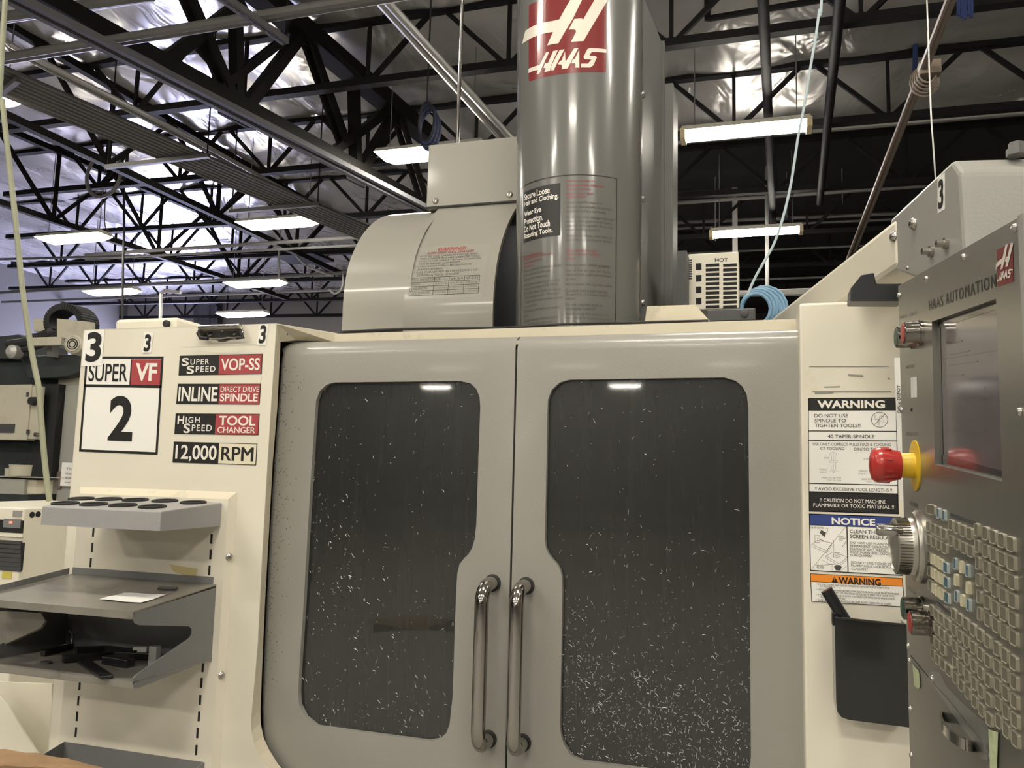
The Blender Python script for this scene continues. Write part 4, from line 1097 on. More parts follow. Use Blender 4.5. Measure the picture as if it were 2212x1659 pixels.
T('DO NOT USE', 'faded_print', 198, 180, 446, 205, bold=0.006); T('SPINDLE TO', 'faded_print', 200, 216, 430, 241, bold=0.006); T('TIGHTEN TOOLS!!', 'faded_print', 201, 252, 535, 277, bold=0.006)
T('40 TAPER SPINDLE', 'faded_print', 296, 330, 634, 354, bold=0.012)
T('USE ONLY CORRECT PULLSTUDS & TOOLING', 'faded_print', 186, 388, 748, 409, bold=0.006)
T('CT TOOLING', 'faded_print', 240, 420, 416, 440, bold=0.006); T('DIN/ISO TOOLING', 'faded_print', 486, 422, 738, 443, bold=0.006)
T('0.990', 'grey_print', 266, 492, 304, 504); T('THREAD', 'grey_print', 228, 576, 290, 588); T('5/8-11', 'grey_print', 236, 594, 280, 606); T('HAAS P/N 20-7164', 'grey_print', 250, 632, 388, 645); T('(TSC) 20-7594', 'grey_print', 285, 652, 390, 665)
T('0.990', 'grey_print', 555, 495, 596, 507); T('THREAD', 'grey_print', 515, 581, 580, 593); T('M16 X 2', 'grey_print', 516, 599, 578, 611); T('HAAS P/N 20-7164', 'grey_print', 535, 637, 672, 650); T('(TSC) 20-7556', 'grey_print', 570, 657, 678, 670)
T('!! AVOID EXCESSIVE TOOL LENGTHS !!', 'faded_print', 198, 707, 752, 730, bold=0.008)
T('!! CAUTION DO NOT MACHINE', 'white_print', 234, 786, 706, 812, bold=0.008); T('FLAMMABLE OR TOXIC MATERIAL !!', 'white_print', 186, 822, 762, 847, bold=0.008)
def LN_(pts, t=0.004, col='faded_print', asp=642/818): D.line(col, [((x-152)/642, (y-64)/818) for x, y in pts], t, asp=asp)
LN_([(672+58*math.cos(k*math.pi/14), 222+54*math.sin(k*math.pi/14)) for k in range(29)], 0.006)
LN_([(632, 262), (712, 182)], 0.005); LN_([(640, 190), (640, 222), (672, 222), (672, 200), (700, 195)], 0.003); LN_([(668, 225), (668, 262)], 0.004); LN_([(672, 235), (700, 228), (704, 240), (676, 246)], 0.003)
for dx in (0, 293):
    LN_([(305+dx, 478), (315+dx, 460), (352+dx, 460), (360+dx, 475)], 0.003, 'grey_print')
    for x in (322, 348): LN_([(x+dx, 478), (x+dx, 515)], 0.003, 'grey_print')
    LN_([(308+dx, 515), (362+dx, 515), (362+dx, 528), (308+dx, 528), (308+dx, 515)], 0.003, 'grey_print')
    for x in (318, 352): LN_([(x+dx, 528), (x+dx, 575), (335+dx, 604)], 0.003, 'grey_print')
    LN_([(335+dx, 450), (335+dx, 604)], 0.002, 'grey_print'); LN_([(300+dx, 592), (320+dx, 592)], 0.002, 'grey_print'); LN_([(352+dx, 592), (372+dx, 592)], 0.002, 'grey_print')
D.build(o)
# notice label
o, D = label_on(right_panel, (CW(157, 893), CW(815, 916), CW(165, 1304)), fY, NF, 'sticker_white', desc='white coolant notice label with a blue header')
def T(s_, col, x0, y0, x1, y1, **k): D.text(s_, col, (x0-160)/655, (y0-893-(x0-160)*0.03)/410, (x1-160)/655, (y1-893-(x0-160)*0.03)/410, **k)
D.rect('blue_print', 0, 0, 1, 0.195, kind='panel'); D.frame('black_print', 0, 0, 1, 1, 0.010, tv=0.016)
D.rect('black_print', 0, 0.195, 1, 0.205, kind='border'); D.rect('black_print', 0.412, 0.2, 0.424, 1, kind='border')
T('NOTICE', 'white_print', 325, 920, 636, 970, bold=0.035)
T('CLEAN THE FILTER', 'faded_print', 453, 1005, 775, 1030, bold=0.016); T('SCREEN REGULARLY', 'faded_print', 453, 1040, 795, 1066, bold=0.016)
for i, (s_, x1_) in enumerate((('DO NOT USE PLAIN WATER,', 790), ('PERMANENT CORROSION', 752), ('DAMAGE WILL RESULT', 728), ('RUST INHIBITING COOLANT', 785), ('IS REQUIRED.', 610))): T(s_, 'faded_print', 455, 1090+i*22, x1_, 1108+i*22, bold=0.003)
for i, (s_, x1_) in enumerate((('DO NOT USE TOXIC OR', 752), ('FLAMMABLE LIQUIDS AS A', 786), ('COOLANT', 576))): T(s_, 'faded_print', 457, 1228+i*22, x1_, 1246+i*22, bold=0.003)
T('GATE FILTER', 'faded_print', 170, 988, 268, 1000, bold=0.01); T('BASKET', 'faded_print', 210, 1258, 268, 1270, bold=0.01); T('FILTER', 'faded_print', 210, 1272, 260, 1284, bold=0.01); T('PUMP', 'faded_print', 376, 1050, 406, 1060); T('HOUSING', 'faded_print', 376, 1063, 426, 1073); T('SLOT', 'faded_print', 376, 1076, 402, 1086)
def LN_(pts, t=0.004, col='faded_print'): D.line(col, [((x-160)/655, (y-893-(x-160)*0.03)/410) for x, y in pts], t, asp=655/410)
LN_([(172, 1290), (425, 985)], 0.003)
LN_([(178, 1115), (215, 1085), (322, 1102), (285, 1160), (178, 1115)], 0.003); LN_([(178, 1115), (178, 1130), (285, 1175), (322, 1118)], 0.003); LN_([(285, 1160), (285, 1175)], 0.003)
LN_([(200, 1100), (200, 1050), (236, 1050), (236, 1100), (200, 1100)], 0.003); LN_([(218, 1072), (265, 1088)], 0.005)
D.poly('faded_print', [((x-160)/655, (y-893-(x-160)*0.03)/410) for x, y in ((236, 1030), (248, 1010), (282, 1030), (272, 1062))], h=2, kind='drawing')
LN_([(275, 997), (296, 1000), (296, 1020), (275, 1035)], 0.003)
LN_([(278, 1195), (330, 1165), (432, 1200), (372, 1250), (278, 1195)], 0.003); LN_([(278, 1195), (278, 1210), (372, 1265), (432, 1215)], 0.003)
for y in (1165, 1180, 1195): LN_([(332, y), (345, y+8), (368, y+8), (380, y)], 0.003)
LN_([(332, 1165), (332, 1210)], 0.003); LN_([(380, 1165), (380, 1210)], 0.003); LN_([(335, 1080), (335, 1160)], 0.003); LN_([(395, 1130), (420, 1100), (424, 1086)], 0.004)
LN_([(275, 1258), (340, 1252)], 0.004); LN_([(250, 1225), (320, 1260), (320, 1298)], 0.002); LN_([(375, 1300), (428, 1262)], 0.002)
D.poly('faded_print', [((x-160)/655, (y-893-(x-160)*0.03)/410) for x, y in ((334, 1270), (345, 1258), (378, 1258), (390, 1272), (378, 1295), (348, 1295))], h=2, kind='drawing')
D.build(o)
# orange warning label
o, D = label_on(right_panel, (CW(165, 1322), CW(830, 1356), CW(175, 1524)), fY, NF, 'sticker_white', desc='white window warning label with an orange header')
def T(s_, col, x0, y0, x1, y1, **k): D.text(s_, col, (x0-167)/663, (y0-1322-(x0-167)*0.05)/203, (x1-167)/663, (y1-1322-(x0-167)*0.05)/203, **k)
D.rect('orange_print', 0, 0, 1, 0.28, kind='panel'); D.frame('black_print', 0, 0, 1, 1, 0.008, tv=0.022); D.rect('black_print', 0, 0.28, 1, 0.297, kind='border')
T('WARNING', 'black_print', 372, 1347, 674, 1397, bold=0.035)
D.poly('black_print', [((x-167)/663, (y-1322-(x-167)*0.05)/203) for x, y in ((322, 1386), (345, 1342), (368, 1388))], h=2, kind='drawing')
D.text('!', 'orange_print', (341-167)/663, 0.10, (349-167)/663, 0.235, bold=0.03, h=3)
for i, (s_, x0_, x1_) in enumerate((('• THE ENCLOSURE AND SAFETY WINDOWS MAY NOT STOP EVERY TYPE', 205, 732), ('OF PROJECTILE', 236, 345), ('• SAFETY WINDOWS MAY BECOME BRITTLE AND LOSE EFFECTIVENESS', 205, 795), ('WHEN EXPOSED TO MACHINE COOLANTS AND OILS OVER TIME.', 236, 765), ('• IF SIGNS OF DISCOLORATION, CRAZING OR CRACKING ARE FOUND', 205, 765), ('REPLACE IMMEDIATELY', 236, 416), ('• SAFETY WINDOWS SHOULD BE REPLACED EVERY TWO YEARS.', 205, 740))):
    T(s_, 'faded_print', x0_, 1394+i*18.5, x1_, 1407+i*18.5, bold=0.002)
D.build(o)

# ================================================================== TOOL RACK AND TRAYS ON THE LEFT PANEL
CL = lambda x, y: (x/2.4438, 980+y/2.4438)
# slotted back plate with bevelled edges
YB = YP-0.028
ti = aY(*CL(1190, 240), YB); bo = aY(*CL(1130, 1659), YB); xi = (ti.x+bo.x)/2
to = aY(*CL(1250, 203), YP); bo2 = aY(*CL(1162, 1659), YP); xo = (to.x+bo2.x)/2
xl = aY(*CL(400, 500), YB).x
zi = ti.z; zo_ = to.z; zbk = 0.45
t = thing('slotted_rack_plate', 'cream slotted back plate screwed to the number panel behind the trays', 'rack', V(((xl+xi)/2, YB, zbk)))
mb = MB()
P_ = [V((xl, YB, zi)), V((xi, YB, zi)), V((xi, YB, zbk)), V((xl, YB, zbk))]
Q_ = [V((xl-0.03, YP-0.0005, zo_)), V((xo, YP-0.0005, zo_)), V((xo, YP-0.0005, zbk)), V((xl-0.03, YP-0.0005, zbk))]
mb.add(P_+Q_, [(0, 3, 2, 1), (1, 2, 6, 5), (0, 4, 7, 3)])
plate = mb.build('plate', 'cream', t)
mb = MB(); mb.add([P_[0], P_[1], Q_[1], Q_[0]], [(0, 1, 2, 3)]); mb.build('top_bevel', 'cream_dirt_shade', t)  # darker cream here paints in the shade on the bevel
sl = [(492, 415), (486, 495), (478, 575), (420, 1224), (413, 1305), (406, 1387), (400, 1470)]
sr = [(1116, 450), (1111, 532), (1105, 616), (1070, 1127), (1063, 1210), (1056, 1300), (1050, 1387), (1042, 1475), (1036, 1565)]
for x, y in sl+sr:
    c = aY(*CL(x, y), YB-0.0004); mb = MB(); mb.box(c+V((-0.0035, 0, -0.0135)), c+V((0.0035, 0.001, 0.0135))); mb.build('slot', 'void', t)
for x, y in ((1207, 545), (1166, 1170)):
    c = aY(*CL(x, y), YP-0.014); mb = MB(); n_ = V((0.75, -0.66, 0)).normalized(); mb.lathe(c, n_, [(0, 0.011), (0.003, 0.011), (0.007, 0.0075), (0.008, 0.004), (0.005, 0.0035)], 16); mb.build('screw', 'bolt_steel', t, smooth=True)
mb = MB(); mb.poly([aY(*CL(x, y), YB-0.0006) for x, y in ((893, 584), (1043, 608), (1030, 665), (915, 620))], NF); mb.build('tape', 'amber_tape', t)

# tool holder shelf with nine ringed holes
bx = aY(*CL(1168, 335), YB).x
fr = aX(*CL(850, 305), bx); fb = aX(*CL(850, 408), bx); br = aY(*CL(1166, 258), YB)
yf = fr.y; flx = aY(*CL(222, 276), yf).x
ztf, zbf, ztb = fr.z, fb.z, br.z
t = thing('tool_holder_shelf', 'grey folded shelf with nine rubber-ringed tool holes', 'tool holder', V(((bx+flx)/2, (yf+YB)/2, zbf)))
mb = MB()
vs = [V((flx, yf, zbf)), V((bx, yf, zbf)), V((bx, yf, ztf)), V((flx, yf, ztf)), V((flx, YB, zbf)), V((bx, YB, zbf)), V((bx, YB, ztb)), V((flx, YB, ztb))]
mb.add(vs, [(0, 1, 2, 3), (1, 5, 6, 2), (4, 0, 3, 7), (3, 2, 6, 7), (4, 7, 6, 5)])
mb.build('shelf_body', 'holder_grey', t, bevel=0.003)
nsh = (V((0, YB, ztb))-V((0, yf, ztf))); nsh = V((0, -nsh.z, nsh.y)).normalized()
for x, y in ((430, 242), (575, 244), (715, 248), (870, 253), (1020, 262), (345, 266), (495, 271), (650, 276), (805, 284)):
    c = onp(*CL(x, y), V((0, yf, ztf)), nsh)
    mb = MB(); mb.lathe(c, nsh, [(0, 0.036), (0.004, 0.036), (0.006, 0.033), (0.004, 0.029), (0.0012, 0.029)], 28); rg = mb.build('hole_ring', 'rubber', t, smooth=True)
    mb = MB(); mb.lathe(c, nsh, [(0.0005, 0.0285), (0.0018, 0.0285)], 28); mb.build('hole', 'void', rg)

# two-level tray: upper shelf, side plates, lower shelf
b0 = aY(*CL(1142, 694), YB); xR = b0.x
fR = aX(*CL(703, 862), xR); ztR = fR.z; yF = fR.y
zU = aY(*CL(1140, 690), YB).z
xL = aY(*CL(378, 640), YB).x
t = thing('work_tray', 'worn grey two-level tray hung on the rack plate', 'tray', V(((xL+xR)/2, (yF+YB)/2, fR.z-0.3)))
mb = MB(); mb.poly([V((xL, YB, zU)), V((xR, YB, zU)), V((xR, yF, ztR+0.012)), V((xL, yF, ztR+0.012))], V((0, 0, 1)), 0.003)
mb.poly([V((xL, yF, ztR+0.012)), V((xR, yF, ztR+0.012)), V((xR, yF-0.002, ztR-0.006)), V((xL, yF-0.002, ztR-0.006))], NF, 0.002)
mb.build('top_shelf', 'tray_worn', t)
mb = MB(); mb.box((xL+0.005, YB-0.001, zU), (xR-0.01, YB-0.004, zU+0.02)); mb.build('back_lip', 'tray_grey', t)
mb = MB(); mb.poly([V((xL, YB-0.01, zU)), V((xL, yF, ztR+0.012)), V((xL, yF+0.02, ztR+0.030)), V((xL, YB-0.01, zU+0.018))], V((1, 0, 0)), 0.002); mb.build('side_lip', 'tray_grey', t)
sp = [(1155, 703), (715, 838), (703, 870), (712, 895), (735, 905), (1000, 912), (1013, 925), (1013, 950), (1003, 972), (722, 1165), (703, 1188), (702, 1215), (716, 1238), (735, 1236), (1130, 1080)]
side = [aX(*CL(x, y), xR) for x, y in sp]
mb = MB(); mb.poly(side, V((1, 0, 0)), 0.0025); mb.build('side_plate', 'tray_grey', t)
dx = V((xL-xR, 0, 0))
mb = MB(); mb.poly([p+dx for p in side], V((1, 0, 0)), 0.0025); mb.build('side_plate', 'tray_grey', t)
lf = aX(*CL(704, 1222), xR); lb = aX(*CL(1135, 1092), xR)
mb = MB(); mb.poly([V((xL, lb.y, lb.z+0.005)), V((xR, lb.y, lb.z+0.005)), V((xR, lf.y, lf.z+0.008)), V((xL, lf.y, lf.z+0.008))], V((0, 0, 1)), 0.003)
mb.poly([V((xL, lf.y, lf.z+0.008)), V((xR, lf.y, lf.z+0.008)), V((xR, lf.y-0.001, lf.z-0.008)), V((xL, lf.y-0.001, lf.z-0.008))], NF, 0.002)
mb.build('lower_shelf', 'tray_worn', t)
mb = MB(); mb.poly([V((xL, YB-0.002, zU)), V((xR, YB-0.002, zU)), V((xR, YB-0.002, lb.z)), V((xL, YB-0.002, lb.z))], NF, 0.002); mb.build('back_plate', 'tray_grey', t)
# note on the upper shelf
nu = V((0, YB, zU))-V((0, yF, ztR+0.012)); nu = V((0, -nu.z, nu.y)).normalized()
def onU(x, y): return onp(*CL(x, y), V((0, yF, ztR+0.0135)), nu)
c4 = [onU(x, y) for x, y in ((524, 771), (655, 736), (878, 747), (745, 791))]
mb = MB(); n = 6; vs = []
for j in range(n+1):
    for i in range(n+1):
        p = c4[0].lerp(c4[1], j/n).lerp(c4[3].lerp(c4[2], j/n), i/n); e = max(abs(i/n-0.5), abs(j/n-0.5))*2
        vs.append(p+nu*(0.0008+0.004*max(0, e-0.6)*(0.5+0.5*math.sin(i*1.3+j))))
mb.add(vs, [(j*(n+1)+i, j*(n+1)+i+1, (j+1)*(n+1)+i+1, (j+1)*(n+1)+i) for j in range(n) for i in range(n)])
tag(mb.build('note_paper', 'paper', smooth=True, loc=c4[0]), 'small white slip of paper lying on the upper tray', 'paper')
c = onU(885, 718); mb = MB(); mb.obox(c+nu*0.004, V((0.9, 0.4, 0)).normalized(), V((-0.4, 0.9, 0)).normalized(), nu, 0.05, 0.02, 0.006)
tag(mb.build('insert_chip', 'dark_grey', loc=c, bevel=0.002), 'small dark metal scrap at the back of the upper tray', 'scrap')
# tools on the lower shelf
nl = V((0, lb.y, lb.z+0.005))-V((0, lf.y, lf.z+0.008)); nl = V((0, -nl.z, nl.y)).normalized()
def onL(x, y, h=0.0): return onp(*CL(x, y), V((0, lf.y, lf.z+0.0095+h)), nl)
def wrench(pts, w, h, m, label, nm='hex_key'):
    P = [onL(x, y, h/2) for x, y in pts]; mb = MB()
    for a, b in zip(P, P[1:]): mb.beam(a, b, w, h, nl)
    return tag(mb.build(nm, m, loc=P[0], bevel=0.002), label, 'tool')
wrench(((440, 1095), (565, 1180)), 0.03, 0.008, 'black_plastic', 'flat black bar lying across the front of the lower tray', 'flat_bar')
wrench(((330, 1085), (600, 1060), (800, 1070)), 0.018, 0.018, 'black_plastic', 'long black tool bar lying at the back of the lower tray', 'tool_bar')
wrench(((400, 1045), (560, 1035), (720, 1060)), 0.02, 0.022, 'black_plastic', 'black clamp bar behind the long tool bar on the lower tray', 'clamp_bar')
wrench(((560, 1085), (690, 1105)), 0.03, 0.02, 'black_plastic', 'stubby black holder between the bars on the lower tray', 'tool_holder')
wrench(((700, 1050), (775, 1048)), 0.012, 0.03, 'paper', 'small white tag among the tools on the lower tray', 'tag')
c = onL(640, 1048, 0.01); mb = MB(); mb.lathe(c, V((0.9, 0.3, 0)), [(0, 0.012), (0.05, 0.012), (0.055, 0.008)], 16); tag(mb.build('tool_bit', 'chrome', loc=c, smooth=True), 'short shiny tool bit among the black tools', 'tool')
c = onL(815, 1075, 0.02); mb = MB(); mb.box(c+V((-0.012, -0.01, -0.02)), c+V((0.012, 0.01, 0.03))); tag(mb.build('metal_block', 'galv', loc=c, bevel=0.002), 'small upright grey block beside the side plate on the lower tray', 'block')
c = onL(378, 1020, 0.0); mb = MB(); mb.tube([c, c+V((0, 0, 0.035)), c+V((-0.01, 0, 0.042))], 0.003, 8); tag(mb.build('pin', 'bolt_steel', loc=c, smooth=True), 'thin upright metal pin at the back of the lower tray', 'pin')
c = onL(243, 1104, 0.0); mb = MB(); mb.lathe(c, nl, [(0, 0.014), (0.004, 0.014), (0.004, 0.006), (0.001, 0.006)], 20); tag(mb.build('washer', 'dark_grey', loc=c, smooth=True), 'steel washer lying near the front of the lower tray', 'washer')
wrench(((225, 1055), (380, 1015)), 0.014, 0.014, 'black_plastic', 'black bar leaning by the left side plate of the lower tray', 'tool_bar')
# bottom tray
t = thing('shallow_tray', 'shallow grey tray low on the rack plate', 'tray', aY(*CL(700, 1620), YB))
q0, q1 = aY(*CL(343, 1520), YB), aY(*CL(1080, 1625), YB)
yq = YB-0.28
mb = MB(); mb.poly([V((q0.x, YB-0.001, q0.z)), V((q1.x, YB-0.001, q0.z)), V((q1.x, YB-0.001, q0.z-0.07)), V((q0.x, YB-0.001, q0.z-0.07))], NF, 0.003); mb.build('back_plate', 'tray_grey', t)
for x in (q0.x, q1.x):
    mb = MB(); mb.poly([V((x, YB, q0.z)), V((x, yq, q0.z-0.05)), V((x, yq, q0.z-0.075)), V((x, YB, q0.z-0.075))], V((1, 0, 0)), 0.003); mb.build('side_plate', 'tray_grey', t)
mb = MB(); mb.box((q0.x, yq, q0.z-0.078), (q1.x, YB, q0.z-0.073)); mb.build('shelf_bottom', 'tray_worn', t)

# another tray arm reaching in from the edge of the picture
t = thing('small_tray', 'pale grey tray lip reaching in behind the work tray at the edge', 'tray', aY(40, 1370, -0.3))
pts = [aY(x, y, -0.3) for x, y in ((-60, 1318), (88, 1324), (98, 1340), (88, 1356), (-60, 1425))]
mb = MB(); mb.poly(pts, V((0.2, -0.9, 0.4)).normalized(), 0.01); mb.build('tray_plate', 'tray_worn', t)
mb = MB(); mb.box(aY(-40, 1326, -0.28), aY(62, 1336, -0.2)+V((0, 0.1, 0.01))); mb.build('tray_liner', 'black_plastic', t)

# ---- spring clip on top of the left panel
CC = lambda x, y: (400+x/6.506, 680+y/6.506)
t = thing('spring_clip', 'chrome clipboard clip with black rubber tips stuck on the numbered panel', 'clip', aY(476, 722, YP))
mb = MB(); mb.poly([aY(*CC(x, y), YP-0.002) for x, y in ((205, 170), (770, 150), (800, 250), (790, 330), (640, 345), (560, 375), (480, 375), (430, 350), (240, 330), (185, 250))], NF, 0.0015); mb.build('back_plate', 'chrome', t)
mb = MB(); mb.tube([aY(*CC(205, 180), YP-0.014), aY(*CC(775, 158), YP-0.014)], 0.009, 14); mb.build('spring_roll', 'chrome', t, smooth=True)
mb = MB(); mb.tube(smooth_path([aY(*CC(x, y), YP-0.02) for x, y in ((200, 190), (183, 245), (215, 300), (320, 328), (520, 330), (600, 318), (740, 322), (800, 290), (810, 240), (785, 165))], 4), 0.0022, 8); mb.build('wire', 'chrome', t, smooth=True)
for pts in (((178, 250), (215, 325), (320, 335)), ((775, 230), (815, 320), (722, 322))):
    mb = MB(); mb.tube([aY(*CC(x, y), YP-0.021) for x, y in pts], 0.0055, 10); mb.build('rubber_tip', 'rubber', t, smooth=True)
for x, y in ((350, 275), (693, 260), (522, 215)):
    mb = MB(); mb.lathe(aY(*CC(x, y), YP-0.002), NF, [(0, 0.006), (0.002, 0.006), (0.005, 0.003)], 12); mb.build('rivet', 'chrome', t, smooth=True)

# ---- small cover box on top of the panel
t = thing('cover_box', 'low cream cover standing on the numbered panel top edge', 'cover', aY(315, 706, 0.12))
a, b = aY(248, 692, 0.12), aY(381, 716, 0.12)
mb = MB(); mb.box(V((a.x, 0.12, zt_+0.001)), V((b.x, 0.36, a.z+0.004))); mb.build('box', 'cream', t, bevel=0.012)
mb = MB(); mb.lathe(aY(362, 700, 0.12), NF, [(0, 0.012), (0.01, 0.012), (0.012, 0.008)], 14); mb.build('knob', 'rubber', t, smooth=True)

# ---- black bin with a brush on the side panel
CB = lambda x, y: (1700+x/3.615, 1200+y/3.615)
YBN = YP-0.075
t = thing('parts_bin', 'glossy black plastic pocket bin on the cream side panel', 'bin', aY(1885, 1560, YBN))
bn = [(372, 485), (935, 545), (965, 1345), (480, 1283), (425, 1262), (395, 1225), (385, 1150)]
P = [aY(*CB(x, y), YBN) for x, y in bn]
mb = MB(); mb.poly(P, NF, 0.003); mb.build('front_wall', 'bin_plastic', t)
S = P[0:1]+P[:1:-1]
mb = MB()
ring = [P[0], P[6], P[5], P[4], P[3], P[2]]
mb.strip(ring, [V((p.x, YP-0.0005, p.z)) for p in ring]); mb.strip([P[2], P[1]], [V((P[2].x, YP-0.0005, P[2].z)), V((P[1].x, YP-0.0005, P[1].z))]); mb.build('side_wall', 'bin_plastic', t)
mb = MB(); mb.tube([P[0]+V((0, -0.001, 0)), P[1]+V((0, -0.001, 0))], 0.003, 8); mb.build('rim', 'bin_plastic', t, smooth=True)
t = thing('brush', 'black handled brush standing in the pocket bin', 'brush', aY(1870, 1400, YBN+0.03))
hp = [aY(*CB(x, y), YBN+0.02) for x, y in ((318, 285), (400, 420), (470, 530), (560, 660), (650, 780))]
mb = MB(); mb.tube(smooth_path([hp[0]+V((-0.003, 0, 0.005))]+hp, 4), [0.009]+[0.0135]*20, 14)
mb.build('brush_handle', 'black_plastic', t, smooth=True)
mb = MB(); c = aY(*CB(760, 890), YBN+0.035); mb.lathe(c-V((0, 0.0, 0)), V((0.55, 0, -0.83)), [(-0.05, 0.012), (-0.035, 0.028), (0.03, 0.03), (0.05, 0.026)], 18); mb.build('brush_head', 'rubber', t, smooth=True)
mb = MB(); k_ = hp[1]; mb.box(k_+V((-0.014, -0.01, -0.035)), k_+V((0.012, 0.012, -0.005))); mb.build('collar', 'black_plastic', t, bevel=0.003)
# ================================================================== CONTROL PENDANT
PH = R_(-2.0)
PA = V((math.sin(PH), math.cos(PH), 0))                     # along the face, away from the viewer
PN = V((-math.cos(PH), math.sin(PH), 0))                    # out of the face
PB = V((0.238, -1.0, 1.2))
def aP(px, py, o=0.0): return onp(px, py, PB+PN*o, PN)
pend = thing('control_pendant', 'stainless steel machine control pendant with screen, keys and red stop button', 'control panel', V((PB.x+0.04, PB.y, 0.75)))
OUT = [(1940, 618), (2203, 468), (2257, 1710), (1967.5, 1710)]
SCR = [(2013, 695), (2151.5, 645.5), (2165, 1040), (2019.5, 1003)]
outer = [aP(x, y) for x, y in OUT]; hole = [aP(x, y) for x, y in SCR]
bm = bmesh.new()
def _loop(ps):
    vs = [bm.verts.new(p) for p in ps]; return [bm.edges.new((vs[i], vs[(i+1) % len(vs)])) for i in range(len(vs))]
bmesh.ops.triangle_fill(bm, use_beauty=True, use_dissolve=False, edges=_loop(outer)+_loop(hole), normal=PN)
bm.verts.index_update()
mb = MB(); mb.add([v.co.copy() for v in bm.verts], [[v.index for v in f.verts] for f in bm.faces]); bm.free()
mb.strip(hole+[hole[0]], [p-PN*0.009 for p in hole]+[hole[0]-PN*0.009])
mb.strip(outer+[outer[0]], [p-PN*0.004 for p in outer]+[outer[0]-PN*0.004])
face = mb.build('faceplate', 'stainless', pend)
mb = MB(); ins = [p-PN*0.004 for p in outer]; bk = [p-PN*0.10-PA*0.01*(1 if i in (1, 2) else -1)*0 for i, p in enumerate(outer)]
mb.add(ins+bk, [(0, 1, 5, 4), (1, 2, 6, 5), (2, 3, 7, 6), (3, 0, 4, 7), (4, 5, 6, 7)]); mb.build('housing', 'bracket_grey', pend)
mb = MB(); q = [aP(*p) for p in ((2205, 466), (2216, 460), (2270, 1710), (2259, 1710))]; mb.poly([p+PN*0.003 for p in q], PN, 0.02); mb.build('edge_trim', 'bracket_grey', pend)
# screen
mb = MB(); mb.poly([p-PN*0.0085 for p in hole], PN, 0.003); scr = mb.build('screen', 'screen_off', pend, fix=False)
D = Decal(planar(hole[0]-PN*0.0083, hole[1]-hole[0], hole[3]-hole[0], PN))
D.rect('screen_dark', 0, 0, 0.035, 1, kind='bezel'); D.rect('screen_dark', 0, 0.93, 1, 1, kind='bezel'); D.rect('screen_dark', 0.0, 0.0, 1, 0.045, kind='bezel')
for k in range(9): D.rect('screen_line', 0.16, 0.17+k*0.072, 0.16+0.25+0.22*((k*7) % 3)/2, 0.176+k*0.072, kind='screen_lines')
D.rect('screen_line', 0.05, 0.265, 1, 0.272, kind='screen_lines')
for k in range(6): D.rect('screen_line', 0.68, 0.47+k*0.06, 0.72, 0.485+k*0.06, kind='screen_lines')
D.build(scr, 0.0003)
# lettering
a, b, c = aP(2007, 645), aP(2151, 586), aP(2008, 672)
D = Decal(planar(a, b-a, c-a, PN)); D.text('HAAS AUTOMATION', 'black_print', 0, 0.15, 1, 0.95, bold=0.018, spacing=1.3, h=1); D.build(face, 0.0004)
for s_, q in (('POWER ON', ((1945, 683), (1959, 678), (1945, 690))), ('POWER OFF', ((1966, 676), (1981, 671), (1966, 684))), ('SPINDLE LOAD', ((1957, 790), (1976, 786), (1957, 797))), ('EMERGENCY STOP', ((1958, 934), (1983, 934), (1958, 941))), ('FEED HOLD', ((1966, 1082), (1983, 1088), (1966, 1091))), ('CYCLE START', ((1962, 1264), (1980, 1280), (1962, 1272))), ('HANDLE', ((1984, 1290), (2000, 1303), (1984, 1298)))):
    a, b, c = (aP(*p) for p in q); D = Decal(planar(a, b-a, c-a, PN)); D.text(s_, 'faded_print', 0, 0, 1, 1, h=1); D.build(face, 0.0003)
# emblem
a, b, c = aP(2154, 540), aP(2188, 523), aP(2156, 620)
D = Decal(planar(a, b-a, c-a, PN)); lu = lambda p: ((p[0]-196)/1460, (p[1]+120+(p[0]-900)*0.10)/1650)
D.rect('logo_red', 0, 0, 1, 1, h=1, kind='emblem_ground')
for P in LOGO_W: D.poly('logo_white', [lu(p) for p in P], h=2, kind='emblem')
D.build(face, 0.0004)
# keys
er = (aP(2194, 1172)-aP(2052, 1122)); er2 = aP(1960+830/4.623, 1300+570/4.623)-aP(1960+490/4.623, 1300+285/4.623)
ER = (er.normalized()+er2.normalized()).normalized()
def key_mesh(name, rim, fc):
    mb = MB(); n = 4; r = 0.22
    def rr(s, rad):
        pts = []
        for cx, cy, a0 in ((s-rad, s-rad, 0), (-s+rad, s-rad, 90), (-s+rad, -s+rad, 180), (s-rad, -s+rad, 270)):
            for k in range(3): a = R_(a0+45*k); pts.append((cx+rad*math.cos(a), cy+rad*math.sin(a)))
        return pts
    A, B, C_ = rr(0.5, 0.14), rr(0.45, 0.13), rr(0.395, 0.11); m = len(A)
    vs = [V((x, y, 0)) for x, y in A]+[V((x, y, 1)) for x, y in B]+[V((x, y, 0.86)) for x, y in C_]
    fs = [(i, (i+1) % m, m+(i+1) % m, m+i) for i in range(m)]+[(m+i, m+(i+1) % m, 2*m+(i+1) % m, 2*m+i) for i in range(m)]+[tuple(2*m+i for i in range(m))]
    me = bpy.data.meshes.new(name); me.from_pydata(vs, [], fs); me.materials.append(MATS[rim]); me.materials.append(MATS[fc]); me.polygons[-1].material_index = 1
    return me
KM = {'g': key_mesh('key', 'key_rim', 'key_face'), 'c': key_mesh('key', 'key_cream', 'key_cream'), 'b': key_mesh('key', 'key_blue_rim', 'key_blue')}
